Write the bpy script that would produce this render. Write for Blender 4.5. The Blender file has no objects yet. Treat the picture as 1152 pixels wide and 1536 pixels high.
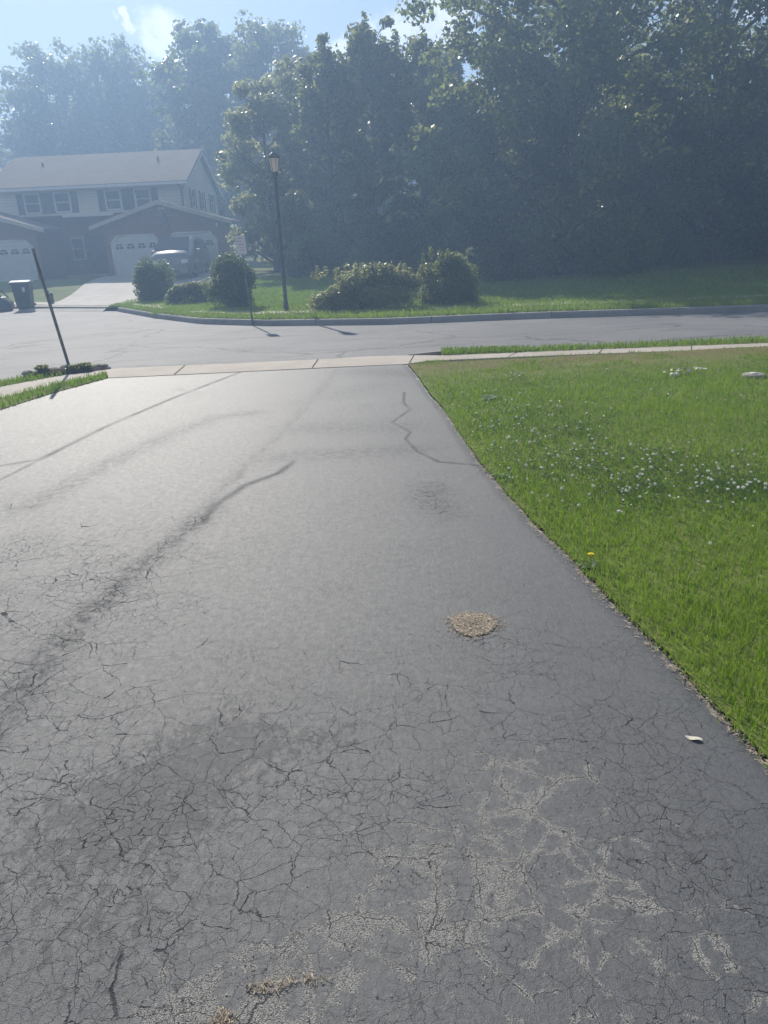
import bpy, bmesh, math, random
import numpy as np
from mathutils import Vector, Matrix
R = math.radians
S = bpy.context.scene
COL = S.collection

# ------------------------------------------------------------------ camera
cam_d = bpy.data.cameras.new('camera'); cam = bpy.data.objects.new('camera', cam_d); COL.objects.link(cam)
cam_d.sensor_fit = 'VERTICAL'; cam_d.sensor_height = 36.0; cam_d.lens = 27.05
cam_d.clip_start = 0.05; cam_d.clip_end = 3000
PITCH, ROLL = R(-19.25), R(2.7)
fwd = Vector((0, math.cos(PITCH), math.sin(PITCH))); up0 = Vector((0, -math.sin(PITCH), math.cos(PITCH))); rt0 = Vector((1, 0, 0))
rt = rt0 * math.cos(ROLL) - up0 * math.sin(ROLL); up = up0 * math.cos(ROLL) + rt0 * math.sin(ROLL)
cam.matrix_world = Matrix(((rt.x, up.x, -fwd.x, 0), (rt.y, up.y, -fwd.y, 0), (rt.z, up.z, -fwd.z, 1.65), (0, 0, 0, 1)))
S.camera = cam
S.render.resolution_x, S.render.resolution_y = 768, 1024

# ------------------------------------------------------------------ world, sun, exposure
SUN_AZ, SUN_EL = R(-20), R(36)          # azimuth measured from +Y towards +X
sd = Vector((math.sin(SUN_AZ) * math.cos(SUN_EL), math.cos(SUN_AZ) * math.cos(SUN_EL), math.sin(SUN_EL)))
W = bpy.data.worlds.new('World'); S.world = W; W.use_nodes = True
S.view_settings.view_transform = 'Standard'; S.view_settings.look = 'None'
S.view_settings.exposure = 0.82; S.view_settings.gamma = 1.0; S.view_settings.use_curve_mapping = False
S.cycles.use_denoising = True
S.cycles.max_bounces = 8; S.cycles.transmission_bounces = 4; S.cycles.volume_bounces = 0
S.cycles.sample_clamp_indirect = 6.0


class G:
    """small node-graph helper"""
    def __init__(self, nt):
        self.t = nt; self.n = nt.nodes; self.l = nt.links
    def node(self, typ, **kw):
        nd = self.n.new(typ)
        for k, v in kw.items(): setattr(nd, k, v)
        return nd
    def put(self, sock, v):
        if hasattr(v, 'is_linked') or hasattr(v, 'links'): self.l.new(v, sock)
        elif isinstance(v, (tuple, list)) and len(v) == 3 and sock.type == 'RGBA': sock.default_value = (*v, 1)
        else: sock.default_value = v
    def m(self, op, a, b=0.0, c=0.0, clamp=False):
        nd = self.node('ShaderNodeMath', operation=op, use_clamp=clamp)
        self.put(nd.inputs[0], a); self.put(nd.inputs[1], b); self.put(nd.inputs[2], c)
        return nd.outputs[0]
    def vm(self, op, a, b=(0, 0, 0)):
        nd = self.node('ShaderNodeVectorMath', operation=op)
        self.put(nd.inputs[0], a); self.put(nd.inputs[1], b)
        return nd.outputs['Value'] if op in ('DOT_PRODUCT', 'LENGTH', 'DISTANCE') else nd.outputs[0]
    def mix(self, f, a, b):
        nd = self.node('ShaderNodeMix', data_type='RGBA')
        self.put(nd.inputs[0], f); self.put(nd.inputs[6], a); self.put(nd.inputs[7], b)
        return nd.outputs[2]
    def mr(self, v, a, b, c=0.0, d=1.0, smooth=True):
        nd = self.node('ShaderNodeMapRange', interpolation_type='SMOOTHSTEP' if smooth else 'LINEAR', clamp=True)
        for i, x in enumerate((v, a, b, c, d)): self.put(nd.inputs[i], x)
        return nd.outputs[0]
    def noise(self, vec, scale, detail=3, rough=.55, col=False, dist=0.0):
        nd = self.node('ShaderNodeTexNoise'); nd.inputs['Scale'].default_value = scale
        nd.inputs['Detail'].default_value = detail; nd.inputs['Roughness'].default_value = rough
        nd.inputs['Distortion'].default_value = dist
        if vec is not None: self.l.new(vec, nd.inputs['Vector'])
        return nd.outputs['Color' if col else 'Fac']
    def vor(self, vec, scale, feature='F1', rnd=1.0, out='Distance'):
        nd = self.node('ShaderNodeTexVoronoi', feature=feature); nd.inputs['Scale'].default_value = scale
        nd.inputs['Randomness'].default_value = rnd; self.l.new(vec, nd.inputs['Vector'])
        return nd.outputs[out]
    def attr(self, name):
        return self.node('ShaderNodeAttribute', attribute_name=name).outputs['Fac']
    def scale(self, vec, s):
        nd = self.node('ShaderNodeVectorMath', operation='MULTIPLY'); self.l.new(vec, nd.inputs[0]); nd.inputs[1].default_value = s
        return nd.outputs[0]


# sky with a few fair-weather clouds
g = G(W.node_tree); g.n.clear()
out = g.node('ShaderNodeOutputWorld'); bg = g.node('ShaderNodeBackground')
sky = g.node('ShaderNodeTexSky', sky_type='NISHITA'); sky.sun_disc = False
sky.sun_elevation = SUN_EL; sky.sun_rotation = SUN_AZ; sky.air_density = 1.0; sky.dust_density = 0.45; sky.ozone_density = 1.0
SKY_STRENGTH = 0.055
bg.inputs['Strength'].default_value = SKY_STRENGTH
dirv = g.node('ShaderNodeTexCoord').outputs['Generated']
def dir_of(az, el):
    az, el = R(az), R(el); return (math.sin(az) * math.cos(el), math.cos(az) * math.cos(el), math.sin(el))
warp = g.vm('ADD', dirv, g.scale(g.vm('SUBTRACT', g.noise(dirv, 30, 6, .65, col=True), (.5, .5, .5)), (.055, .055, .055)))
cl = None
for az, el, rad in [(-12.7, 12.6, 1.9), (-11.4, 12.1, 1.9), (-14.7, 13.3, .55), (3.2, 12.4, 2.4), (5.6, 12.8, 2.2), (.9, 12.1, 1.9), (-1.4, 11.4, 1.2), (24.2, 12.6, 1.8), (23.0, 9.8, 1.5), (-22.4, 3.4, 1.6), (-22.5, 6.4, 1.2),
                    (40, 22, 7), (60, 12, 8), (-50, 18, 6), (100, 25, 14), (-110, 30, 16), (180, 25, 18), (150, 50, 14)]:
    d = g.vm('DISTANCE', warp, dir_of(az, el))
    b = g.mr(d, math.tan(R(rad)), math.tan(R(rad)) * .55)
    cl = b if cl is None else g.m('MAXIMUM', cl, b)
cl = g.m('MULTIPLY', cl, g.mr(g.noise(warp, 22, 4), .2, .5))
mixc = g.mix(g.m('MULTIPLY', cl, .9), sky.outputs[0], (14.5, 14.5, 14.7))
g.l.new(mixc, bg.inputs['Color']); g.l.new(bg.outputs[0], out.inputs[0])

sun_d = bpy.data.lights.new('sun', 'SUN'); sun = bpy.data.objects.new('sun', sun_d); COL.objects.link(sun)
sun_d.energy = 4.0; sun_d.angle = R(0.55); sun_d.color = (1.0, .93, .82)
sun.rotation_euler = (-sd).to_track_quat('-Z', 'Y').to_euler()

# ------------------------------------------------------------------ helpers
def tag(o, label=None, cat=None, group=None, kind=None):
    if label: o['label'] = label
    if cat: o['category'] = cat
    if group: o['group'] = group
    if kind: o['kind'] = kind
    return o

def empty(name, loc, rz=0, parent=None):
    o = bpy.data.objects.new(name, None); COL.objects.link(o)
    o.location = loc; o.rotation_euler = (0, 0, rz); o.empty_display_size = .3
    if parent: o.parent = parent
    return o

def link_mesh(name, me, mats, parent=None, loc=None):
    for m in (mats if isinstance(mats, (list, tuple)) else [mats]): me.materials.append(m)
    o = bpy.data.objects.new(name, me); COL.objects.link(o)
    if parent: o.parent = parent
    if loc is not None: o.location = loc
    return o

def np_mesh(name, V, F, attrs=None, smooth=False, mi=None):
    """V (n,3), F (m,k) all faces same size"""
    V = np.asarray(V, np.float32); F = np.asarray(F, np.int32)
    me = bpy.data.meshes.new(name); me.vertices.add(len(V)); me.vertices.foreach_set('co', V.ravel())
    k = F.shape[1]; me.loops.add(F.size); me.loops.foreach_set('vertex_index', F.ravel())
    me.polygons.add(len(F)); me.polygons.foreach_set('loop_start', np.arange(len(F), dtype=np.int32) * k)
    if mi is not None: me.polygons.foreach_set('material_index', np.asarray(mi, np.int32))
    for n, a in (attrs or {}).items():
        at = me.attributes.new(n, 'FLOAT', 'POINT'); at.data.foreach_set('value', np.asarray(a, np.float32))
    me.update(calc_edges=True); me.validate()
    if smooth: me.polygons.foreach_set('use_smooth', np.ones(len(F), bool))
    return me

class MB:
    """collects shapes into one mesh"""
    def __init__(self): self.v = []; self.f = []; self.m = []; self.s = []
    def add(self, vs, fs, mi=0, smooth=False):
        b = len(self.v); self.v += [tuple(v) for v in vs]
        for f in fs: self.f.append([b + i for i in f]); self.m.append(mi); self.s.append(smooth)
        return self
    def box(self, a, b, mi=0):
        (x0, y0, z0), (x1, y1, z1) = a, b
        vs = [(x0, y0, z0), (x1, y0, z0), (x1, y1, z0), (x0, y1, z0), (x0, y0, z1), (x1, y0, z1), (x1, y1, z1), (x0, y1, z1)]
        return self.add(vs, [(3, 2, 1, 0), (4, 5, 6, 7), (0, 1, 5, 4), (1, 2, 6, 5), (2, 3, 7, 6), (3, 0, 4, 7)], mi)
    def prism(self, poly, axis, a, b, mi=0):
        """poly of 2-D points extruded along axis ('x','y','z') from a to b"""
        n = len(poly)
        def p(q, t): return {'x': (t, q[0], q[1]), 'y': (q[0], t, q[1]), 'z': (q[0], q[1], t)}[axis]
        vs = [p(q, a) for q in poly] + [p(q, b) for q in poly]
        fs = [list(range(n))[::-1], list(range(n, 2 * n))] + [(i, (i + 1) % n, n + (i + 1) % n, n + i) for i in range(n)]
        return self.add(vs, fs, mi)
    def tube(self, pts, rad, n=10, mi=0, cap=True):
        pts = [Vector(p) for p in pts]; rad = rad if isinstance(rad, (list, tuple)) else [rad] * len(pts)
        rings = []; vs = []; prev = None
        for i, p in enumerate(pts):
            t = (pts[min(i + 1, len(pts) - 1)] - pts[max(i - 1, 0)]).normalized()
            u = prev if prev is not None else (Vector((1, 0, 0)) if abs(t.x) < .9 else Vector((0, 1, 0)))
            u = (u - t * u.dot(t)).normalized(); prev = u; w = t.cross(u)
            vs += [p + (u * math.cos(2 * math.pi * k / n) + w * math.sin(2 * math.pi * k / n)) * rad[i] for k in range(n)]
        fs = []
        for i in range(len(pts) - 1):
            for k in range(n):
                a, b = i * n + k, i * n + (k + 1) % n; fs.append((a, b, b + n, a + n))
        if cap: fs += [tuple(range(n))[::-1], tuple(range((len(pts) - 1) * n, len(pts) * n))]
        return self.add(vs, fs, mi, True)
    def lathe(self, prof, c=(0, 0, 0), n=16, mi=0, axis='z', sm=True):
        vs = []
        for r, z in prof:
            for k in range(n):
                a = 2 * math.pi * k / n
                q = (r * math.cos(a), r * math.sin(a), z)
                q = q if axis == 'z' else ((z, q[0], q[1]) if axis == 'x' else (q[0], z, q[1]))
                vs.append((q[0] + c[0], q[1] + c[1], q[2] + c[2]))
        fs = []
        for i in range(len(prof) - 1):
            for k in range(n):
                a, b = i * n + k, i * n + (k + 1) % n; fs.append((a, b, b + n, a + n))
        fs += [tuple(range(n))[::-1], tuple(range((len(prof) - 1) * n, len(prof) * n))]
        return self.add(vs, fs, mi, sm)
    def build(self, name, mats, parent=None, loc=None, bevel=0.0, subsurf=0):
        me = bpy.data.meshes.new(name); me.from_pydata(self.v, [], self.f); me.update()
        me.polygons.foreach_set('material_index', self.m); me.polygons.foreach_set('use_smooth', self.s)
        bm = bmesh.new(); bm.from_mesh(me); bmesh.ops.recalc_face_normals(bm, faces=bm.faces); bm.to_mesh(me); bm.free()
        o = link_mesh(name, me, mats, parent, loc)
        if bevel:
            md = o.modifiers.new('bevel', 'BEVEL'); md.width = bevel; md.segments = 2; md.limit_method = 'ANGLE'
        if subsurf:
            md = o.modifiers.new('sub', 'SUBSURF'); md.levels = md.render_levels = subsurf
        return o

def copy_tree(o, parent=None):
    c = o.copy(); COL.objects.link(c); c.parent = parent
    for ch in list(o.children): copy_tree(ch, c)
    return c

# numpy value noise (for real bumps in ground and masks)
def vnoise(x, y, seed=0):
    rng = np.random.default_rng(seed); tab = rng.random((256, 256))
    xi = np.floor(x).astype(int); yi = np.floor(y).astype(int); fx = x - xi; fy = y - yi
    fx = fx * fx * (3 - 2 * fx); fy = fy * fy * (3 - 2 * fy)
    a = tab[xi % 256, yi % 256]; b = tab[(xi + 1) % 256, yi % 256]; c = tab[xi % 256, (yi + 1) % 256]; d = tab[(xi + 1) % 256, (yi + 1) % 256]
    return (a * (1 - fx) + b * fx) * (1 - fy) + (c * (1 - fx) + d * fx) * fy
def fbm(x, y, seed=0, o=4):
    s = 0; a = .5
    for i in range(o): s = s + a * vnoise(x * 2 ** i + 13.7 * i, y * 2 ** i + 7.1 * i, seed + i); a *= .5
    return s / (1 - .5 ** o)
def sstep(t): t = np.clip(t, 0, 1); return t * t * (3 - 2 * t)

# ------------------------------------------------------------------ materials
def mat(name):
    m = bpy.data.materials.new(name); m.use_nodes = True; gg = G(m.node_tree)
    b = gg.n['Principled BSDF']
    return m, gg, b
def pos(gg): return gg.node('ShaderNodeNewGeometry').outputs['Position']
def obc(gg): return gg.node('ShaderNodeTexCoord').outputs['Object']
def bump(gg, b, h, strength=.5, dist=.01):
    nd = gg.node('ShaderNodeBump'); nd.inputs['Strength'].default_value = strength; nd.inputs['Distance'].default_value = dist
    gg.l.new(h, nd.inputs['Height']); gg.l.new(nd.outputs[0], b.inputs['Normal'])

def simple(name, col, rough=.6, spec=.5, var=.25, nscale=8, metal=0.0, bmp=0.0):
    m, gg, b = mat(name)
    n = gg.noise(obc(gg), nscale, 4)
    c2 = tuple(max(0, c * (1 - var)) for c in col); c3 = tuple(min(1, c * (1 + var)) for c in col)
    gg.l.new(gg.mix(gg.mr(n, .3, .7), c2, c3), b.inputs['Base Color'])
    b.inputs['Roughness'].default_value = rough; b.inputs['Specular IOR Level'].default_value = spec; b.inputs['Metallic'].default_value = metal
    if bmp: bump(gg, b, gg.noise(obc(gg), nscale * 6, 3), bmp, .01)
    return m

def leaf_mat(name, dark, light, warm, trans=.5, rough=.38):
    m, gg, b = mat(name)
    t = gg.attr('tint')
    c = gg.mix(t, dark, light); c = gg.mix(gg.mr(t, .86, 1.0), c, warm)
    gg.l.new(c, b.inputs['Base Color']); b.inputs['Roughness'].default_value = rough; b.inputs['Specular IOR Level'].default_value = .35
    tr = gg.node('ShaderNodeBsdfTranslucent'); gg.l.new(gg.mix(.5, c, tuple(min(1, v * 2.2) for v in warm)), tr.inputs['Color'])
    ms = gg.node('ShaderNodeMixShader'); ms.inputs[0].default_value = trans
    gg.l.new(b.outputs[0], ms.inputs[1]); gg.l.new(tr.outputs[0], ms.inputs[2])
    gg.l.new(ms.outputs[0], gg.n['Material Output'].inputs['Surface'])
    return m

def asphalt_driveway():
    m, gg, b = mat('sealed_asphalt'); P = pos(gg)
    streak, seam, edge, wear, grav, den = (gg.attr(k) for k in ('streak', 'seam', 'edge', 'wear', 'gravel', 'dense'))
    def warped(a1, s1, a2, s2):
        n1 = gg.scale(gg.vm('SUBTRACT', gg.noise(P, s1, 2, col=True), (.5, .5, .5)), (a1, a1, 0))
        n2 = gg.scale(gg.vm('SUBTRACT', gg.noise(P, s2, 3, .65, col=True), (.5, .5, .5)), (a2, a2, 0))
        return gg.vm('ADD', gg.scale(P, (1, 1, 0)), gg.vm('ADD', n1, n2))
    wa = warped(.16, 2.6, .045, 19); wb = warped(.09, 5.5, .036, 26)
    dA = gg.vor(wa, 4.6, 'DISTANCE_TO_EDGE'); dB = gg.vor(wb, 9.0, 'DISTANCE_TO_EDGE'); dC = gg.vor(wb, 21, 'DISTANCE_TO_EDGE')
    n1 = gg.noise(P, 1.9, 3); n2 = gg.noise(P, 9, 3); n3 = gg.noise(P, 3.3, 3)
    fine = gg.noise(P, 320, 2, .7); grain = gg.noise(P, 90, 3, .7)
    # crack widths (voronoi units), broken up by noise
    wA = gg.m('MULTIPLY', gg.mr(gg.m('ADD', n2, gg.m('MULTIPLY', den, .42)), .46, 1.0), .0066)
    wB = gg.m('MULTIPLY', gg.mr(gg.m('ADD', n3, gg.m('MULTIPLY', den, .46)), .54, 1.05), .0084)
    wC = gg.m('MULTIPLY', gg.mr(gg.m('ADD', n1, gg.m('MULTIPLY', den, .30)), .56, .95), .018)
    def cr(d, w): return gg.m('MULTIPLY', gg.mr(d, gg.m('ADD', w, .001), gg.m('MULTIPLY', w, .3)), gg.mr(w, .001, .006))
    crack = gg.m('MAXIMUM', gg.m('MAXIMUM', cr(dA, wA), cr(dB, wB)), cr(dC, wC))
    # bared stone next to the cracks and in the worn spots
    near = gg.m('MAXIMUM', gg.mr(dA, .10, .0), gg.m('MULTIPLY', gg.mr(dB, .12, .0), .75))
    gm = gg.m('ADD', gg.m('MULTIPLY', near, .36), gg.m('ADD', gg.m('MULTIPLY', gg.m('SUBTRACT', gg.noise(P, 9, 6, .72), .5), 2.1), gg.m('MULTIPLY', grav, .62)))
    gm = gg.m('MULTIPLY', gg.mr(gm, .66, .82), gg.mr(grav, .08, .4))
    stone_d = gg.vor(P, 360, 'F1'); stone_c = gg.vor(P, 360, 'F1', out='Color')
    sc = gg.node('ShaderNodeSeparateColor'); gg.l.new(stone_c, sc.inputs[0])
    stone = gg.mix(sc.outputs[0], (.16, .155, .145), (.42, .40, .36))
    stone = gg.mix(gg.mr(sc.outputs[1], .88, .93), stone, (.42, .40, .37)); stone = gg.mix(gg.mr(stone_d, .5, .85), stone, (.06, .058, .055))
    # sealed surface: brushed, greyed, patchy
    brush = gg.noise(gg.scale(P, (60, 5, 1)), 1.0, 3, .6)
    patch = gg.mr(gg.noise(P, 1.1, 4, .6), .3, .7)
    seal = gg.mix(patch, (.047, .051, .057), (.072, .075, .080))
    seal = gg.mix(gg.mr(brush, .35, .7, 0, .5), seal, (.100, .103, .108)); seal = gg.mix(gg.mr(gg.noise(P, 48, 4, .8), .46, .62, 0, .5), seal, (.105, .107, .112)); seal = gg.mix(gg.mr(gg.noise(P, 75, 3, .8), .54, .64, 0, .55), seal, (.045, .047, .051))
    seal = gg.mix(gg.mr(gg.noise(P, 26, 6, .8), .50, .66, 0, .6), seal, (.046, .049, .054)); seal = gg.mix(gg.mr(gg.noise(P, 5, 5, .7), .5, .75, 0, .5), seal, (.094, .097, .102))
    wm = gg.mr(gg.m('ADD', gg.noise(gg.scale(P, (1, .6, 1)), 24, 6, .75), gg.m('MULTIPLY', wear, .30)), .64, .69)
    wm = gg.m('MULTIPLY', wm, gg.mr(wear, .03, .25))
    seal = gg.mix(gg.m('MULTIPLY', wm, .75), seal, (.055, .056, .059))
    seal = gg.mix(gg.m('MULTIPLY', gg.mr(gg.m('ADD', streak, gg.m('MULTIPLY', gg.m('SUBTRACT', gg.noise(gg.scale(P, (1, .45, 1)), 15, 5, .75), .5), 2.6)), .25, 1.0), .62), seal, (.040, .041, .046))
    seal = gg.mix(gg.m('MULTIPLY', seam, .8), seal, (.036, .037, .042))
    sp = gg.vor(P, 240, 'F1'); seal = gg.mix(gg.m('MULTIPLY', gg.mr(sp, .16, .08), gg.mr(gg.m('ADD', grav, n2), .55, 1.0, 0, .8)), seal, (.38, .36, .33))
    seal = gg.mix(gg.mr(fine, .38, .68, 0, .6), seal, (.125, .127, .13)); seal = gg.mix(gg.mr(gg.noise(P, 190, 3, .8), .55, .72, 0, .6), seal, (.04, .042, .046))
    col = gg.mix(gm, seal, stone)
    col = gg.mix(gg.m('MULTIPLY', crack, .80), col, (.022, .023, .026))
    # straw coloured grit along the lawn edge
    em = gg.mr(gg.m('ADD', edge, gg.m('MULTIPLY', gg.m('SUBTRACT', gg.noise(P, 7, 4, .7), .42), .22)), .034, .012)
    straw = gg.mix(gg.mr(gg.noise(P, 240, 3, .7), .35, .65), (.12, .105, .08), (.40, .36, .29))
    col = gg.mix(em, col, straw)
    gg.l.new(col, b.inputs['Base Color'])
    rough = gg.m('ADD', .59, gg.m('MULTIPLY', gg.m('SUBTRACT', gg.noise(P, 24, 6, .8), .5), .42))
    rough = gg.m('ADD', rough, gg.m('ADD', gg.m('MULTIPLY', gm, .3), gg.m('MULTIPLY', crack, .4)), clamp=True)
    gg.l.new(rough, b.inputs['Roughness']); gg.l.new(gg.m('MULTIPLY', gg.mr(gg.noise(gg.scale(P, (1, .5, 1)), 62, 6, .88), .30, .70, .38, .78), gg.m('SUBTRACT', 1.0, gg.m('MAXIMUM', gg.m('MULTIPLY', seam, .8), gg.m('MAXIMUM', gg.m('MULTIPLY', streak, gg.mr(gg.noise(P, 13, 5, .8), .40, .60, .10, .75)), gg.m('MULTIPLY', wm, .4))))), b.inputs['Specular IOR Level'])
    h = gg.m('ADD', gg.m('MULTIPLY', fine, .30), gg.m('MULTIPLY', grain, .32))
    h = gg.m('ADD', h, gg.m('MULTIPLY', gg.m('SUBTRACT', 1.0, stone_d), gg.m('MULTIPLY', gm, .7)))
    h = gg.m('SUBTRACT', h, gg.m('MULTIPLY', crack, 1.3)); h = gg.m('SUBTRACT', h, gg.m('MULTIPLY', gm, .35))
    bump(gg, b, h, .55, .012)
    return m

def street_mat():
    m, gg, b = mat('street_asphalt'); P = pos(gg)
    c = gg.mix(gg.mr(gg.noise(P, .5, 4), .3, .7), (.15, .146, .148), (.20, .195, .192))
    c = gg.mix(gg.mr(gg.noise(P, 38, 5, .85), .42, .62, 0, .7), c, (.27, .26, .255)); c = gg.mix(gg.mr(gg.noise(P, 21, 5, .85), .52, .66, 0, .6), c, (.09, .088, .09)); c = gg.mix(gg.mr(gg.noise(gg.scale(P, (.5, 1.4, 1)), .8, 5, .7), .52, .6, 0, .35), c, (.10, .098, .10))
    w = gg.vm('ADD', gg.scale(P, (.6, 1, 0)), gg.scale(gg.vm('SUBTRACT', gg.noise(P, .8, 4, .6, col=True), (.5, .5, .5)), (1.2, 1.2, 0)))
    d = gg.vor(w, .35, 'DISTANCE_TO_EDGE')
    ck = gg.m('MULTIPLY', gg.mr(d, .014, .004), gg.mr(gg.noise(P, .7, 2), .38, .52))
    c = gg.mix(gg.m('MULTIPLY', ck, .7), c, (.06, .06, .062))
    c = gg.mix(gg.mr(gg.noise(gg.scale(P, (.15, 1.2, 1)), 1, 4), .5, .8, 0, .4), c, (.12, .118, .12))
    gg.l.new(c, b.inputs['Base Color']); b.inputs['Roughness'].default_value = .72; b.inputs['Specular IOR Level'].default_value = .3
    bump(gg, b, gg.noise(P, 90, 3, .7), .5, .008)
    return m

def concrete_mat(name, c1, c2, rough=.8):
    m, gg, b = mat(name); P = pos(gg)
    c = gg.mix(gg.mr(gg.noise(P, 1.3, 5, .65), .3, .7), c1, c2)
    c = gg.mix(gg.mr(gg.noise(P, 70, 3, .7), .3, .75, 0, .35), c, tuple(v * .55 for v in c1))
    c = gg.mix(gg.mr(gg.noise(P, 5, 4, .7), .58, .75, 0, .4), c, (.16, .145, .12))
    gg.l.new(c, b.inputs['Base Color']); b.inputs['Roughness'].default_value = rough; b.inputs['Specular IOR Level'].default_value = .25
    bump(gg, b, gg.noise(P, 110, 3, .7), .35, .006)
    return m

def lawn_mat(name, dry_y=None):
    m, gg, b = mat(name); P = pos(gg)
    c = gg.mix(gg.mr(gg.noise(P, .9, 4, .6), .3, .7), (.16, .20, .05), (.25, .28, .09))
    c = gg.mix(gg.mr(gg.noise(P, 26, 4, .75), .35, .7, 0, .6), c, (.035, .055, .014))
    dry = gg.mr(gg.noise(P, 2.1, 4, .65), .50, .72, 0, .75)
    if dry_y:
        sx = gg.node('ShaderNodeSeparateXYZ'); gg.l.new(P, sx.inputs[0])
        dry = gg.m('MULTIPLY', gg.mr(sx.outputs[1], dry_y[0], dry_y[1]), gg.mr(gg.noise(P, 2.4, 4, .65), .3, .55))
    c = gg.mix(dry, c, (.20, .155, .075))
    gg.l.new(c, b.inputs['Base Color']); b.inputs['Roughness'].default_value = .9; b.inputs['Specular IOR Level'].default_value = .1
    bump(gg, b, gg.m('ADD', gg.noise(P, 45, 4, .75), gg.noise(P, 9, 3)), .5, .03)
    return m

def grass_blade_mat():
    m, gg, b = mat('grass_blades')
    t = gg.attr('tint'); dr = gg.attr('dry')
    c = gg.mix(t, (.078, .165, .014), (.270, .375, .040)); c = gg.mix(dr, c, (.30, .225, .11))
    gg.l.new(c, b.inputs['Base Color']); b.inputs['Roughness'].default_value = .5; b.inputs['Specular IOR Level'].default_value = .18
    tr = gg.node('ShaderNodeBsdfTranslucent'); gg.l.new(gg.mix(.5, c, (.33, .55, .04)), tr.inputs['Color'])
    ms = gg.node('ShaderNodeMixShader'); ms.inputs[0].default_value = .42
    gg.l.new(b.outputs[0], ms.inputs[1]); gg.l.new(tr.outputs[0], ms.inputs[2]); gg.l.new(ms.outputs[0], gg.n['Material Output'].inputs['Surface'])
    return m

def brick_mat():
    m, gg, b = mat('red_brick'); br = gg.node('ShaderNodeTexBrick'); P = obc(gg)
    mp = gg.node('ShaderNodeCombineXYZ'); sx = gg.node('ShaderNodeSeparateXYZ'); gg.l.new(P, sx.inputs[0])
    gg.l.new(gg.m('ADD', sx.outputs[0], sx.outputs[1]), mp.inputs[0]); gg.l.new(sx.outputs[2], mp.inputs[1]); gg.l.new(mp.outputs[0], br.inputs['Vector'])
    br.inputs['Scale'].default_value = 1; br.inputs['Brick Width'].default_value = .22; br.inputs['Row Height'].default_value = .075; br.inputs['Mortar Size'].default_value = .006
    br.inputs['Color1'].default_value = (.19, .080, .060, 1); br.inputs['Color2'].default_value = (.26, .115, .085, 1); br.inputs['Mortar'].default_value = (.22, .20, .19, 1)
    gg.l.new(gg.mix(gg.mr(gg.noise(P, 3, 4), .4, .8, 0, .4), br.outputs[0], (.15, .09, .08)), b.inputs['Base Color']); b.inputs['Roughness'].default_value = .85
    return m

def siding_mat():
    m, gg, b = mat('lap_siding'); P = obc(gg)
    sx = gg.node('ShaderNodeSeparateXYZ'); gg.l.new(P, sx.inputs[0])
    fr = gg.m('FRACT', gg.m('MULTIPLY', sx.outputs[2], 1 / .15))
    c = gg.mix(gg.mr(gg.noise(P, .8, 4), .3, .7), (.70, .63, .48), (.78, .71, .56))
    c = gg.mix(gg.mr(fr, .90, .98), c, (.35, .34, .31))
    gg.l.new(c, b.inputs['Base Color']); b.inputs['Roughness'].default_value = .55
    bump(gg, b, gg.m('SUBTRACT', 1.0, fr), .6, .02)
    return m

def shingle_mat():
    m, gg, b = mat('roof_shingles'); P = obc(gg)
    br = gg.node('ShaderNodeTexBrick'); gg.l.new(P, br.inputs['Vector'])
    br.inputs['Scale'].default_value = 1; br.inputs['Brick Width'].default_value = .3; br.inputs['Row Height'].default_value = .14; br.inputs['Mortar Size'].default_value = .006
    br.inputs['Color1'].default_value = (.17, .15, .13, 1); br.inputs['Color2'].default_value = (.22, .19, .165, 1); br.inputs['Mortar'].default_value = (.10, .09, .08, 1)
    c = gg.mix(gg.mr(gg.noise(P, .7, 5, .65), .4, .75, 0, .5), br.outputs[0], (.21, .19, .17))
    gg.l.new(c, b.inputs['Base Color']); b.inputs['Roughness'].default_value = .9; b.inputs['Specular IOR Level'].default_value = .1
    bump(gg, b, gg.noise(P, 40, 3), .4, .01)
    return m

def bark_mat():
    m, gg, b = mat('bark'); P = obc(gg)
    n = gg.noise(gg.scale(P, (14, 14, 2.5)), 1, 5, .7)
    gg.l.new(gg.mix(gg.mr(n, .35, .7), (.045, .035, .028), (.17, .14, .11)), b.inputs['Base Color']); b.inputs['Roughness'].default_value = .9
    bump(gg, b, n, .9, .03)
    return m

def glass_dark():
    m, gg, b = mat('window_glass'); b.inputs['Base Color'].default_value = (.03, .035, .045, 1); b.inputs['Roughness'].default_value = .08
    b.inputs['Specular IOR Level'].default_value = .28
    n = gg.noise(obc(gg), 1.2, 2); gg.l.new(gg.mix(n, (.02, .024, .032), (.06, .065, .075)), b.inputs['Base Color'])
    return m

def paint(name, col, metal=.0, rough=.3, coat=.6):
    m, gg, b = mat(name)
    n = gg.noise(obc(gg), 3, 4); gg.l.new(gg.mix(gg.mr(n, .3, .7), tuple(c * .92 for c in col), col), b.inputs['Base Color'])
    b.inputs['Metallic'].default_value = metal; b.inputs['Roughness'].default_value = rough; b.inputs['Coat Weight'].default_value = coat; b.inputs['Coat Roughness'].default_value = .08
    return m

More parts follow.
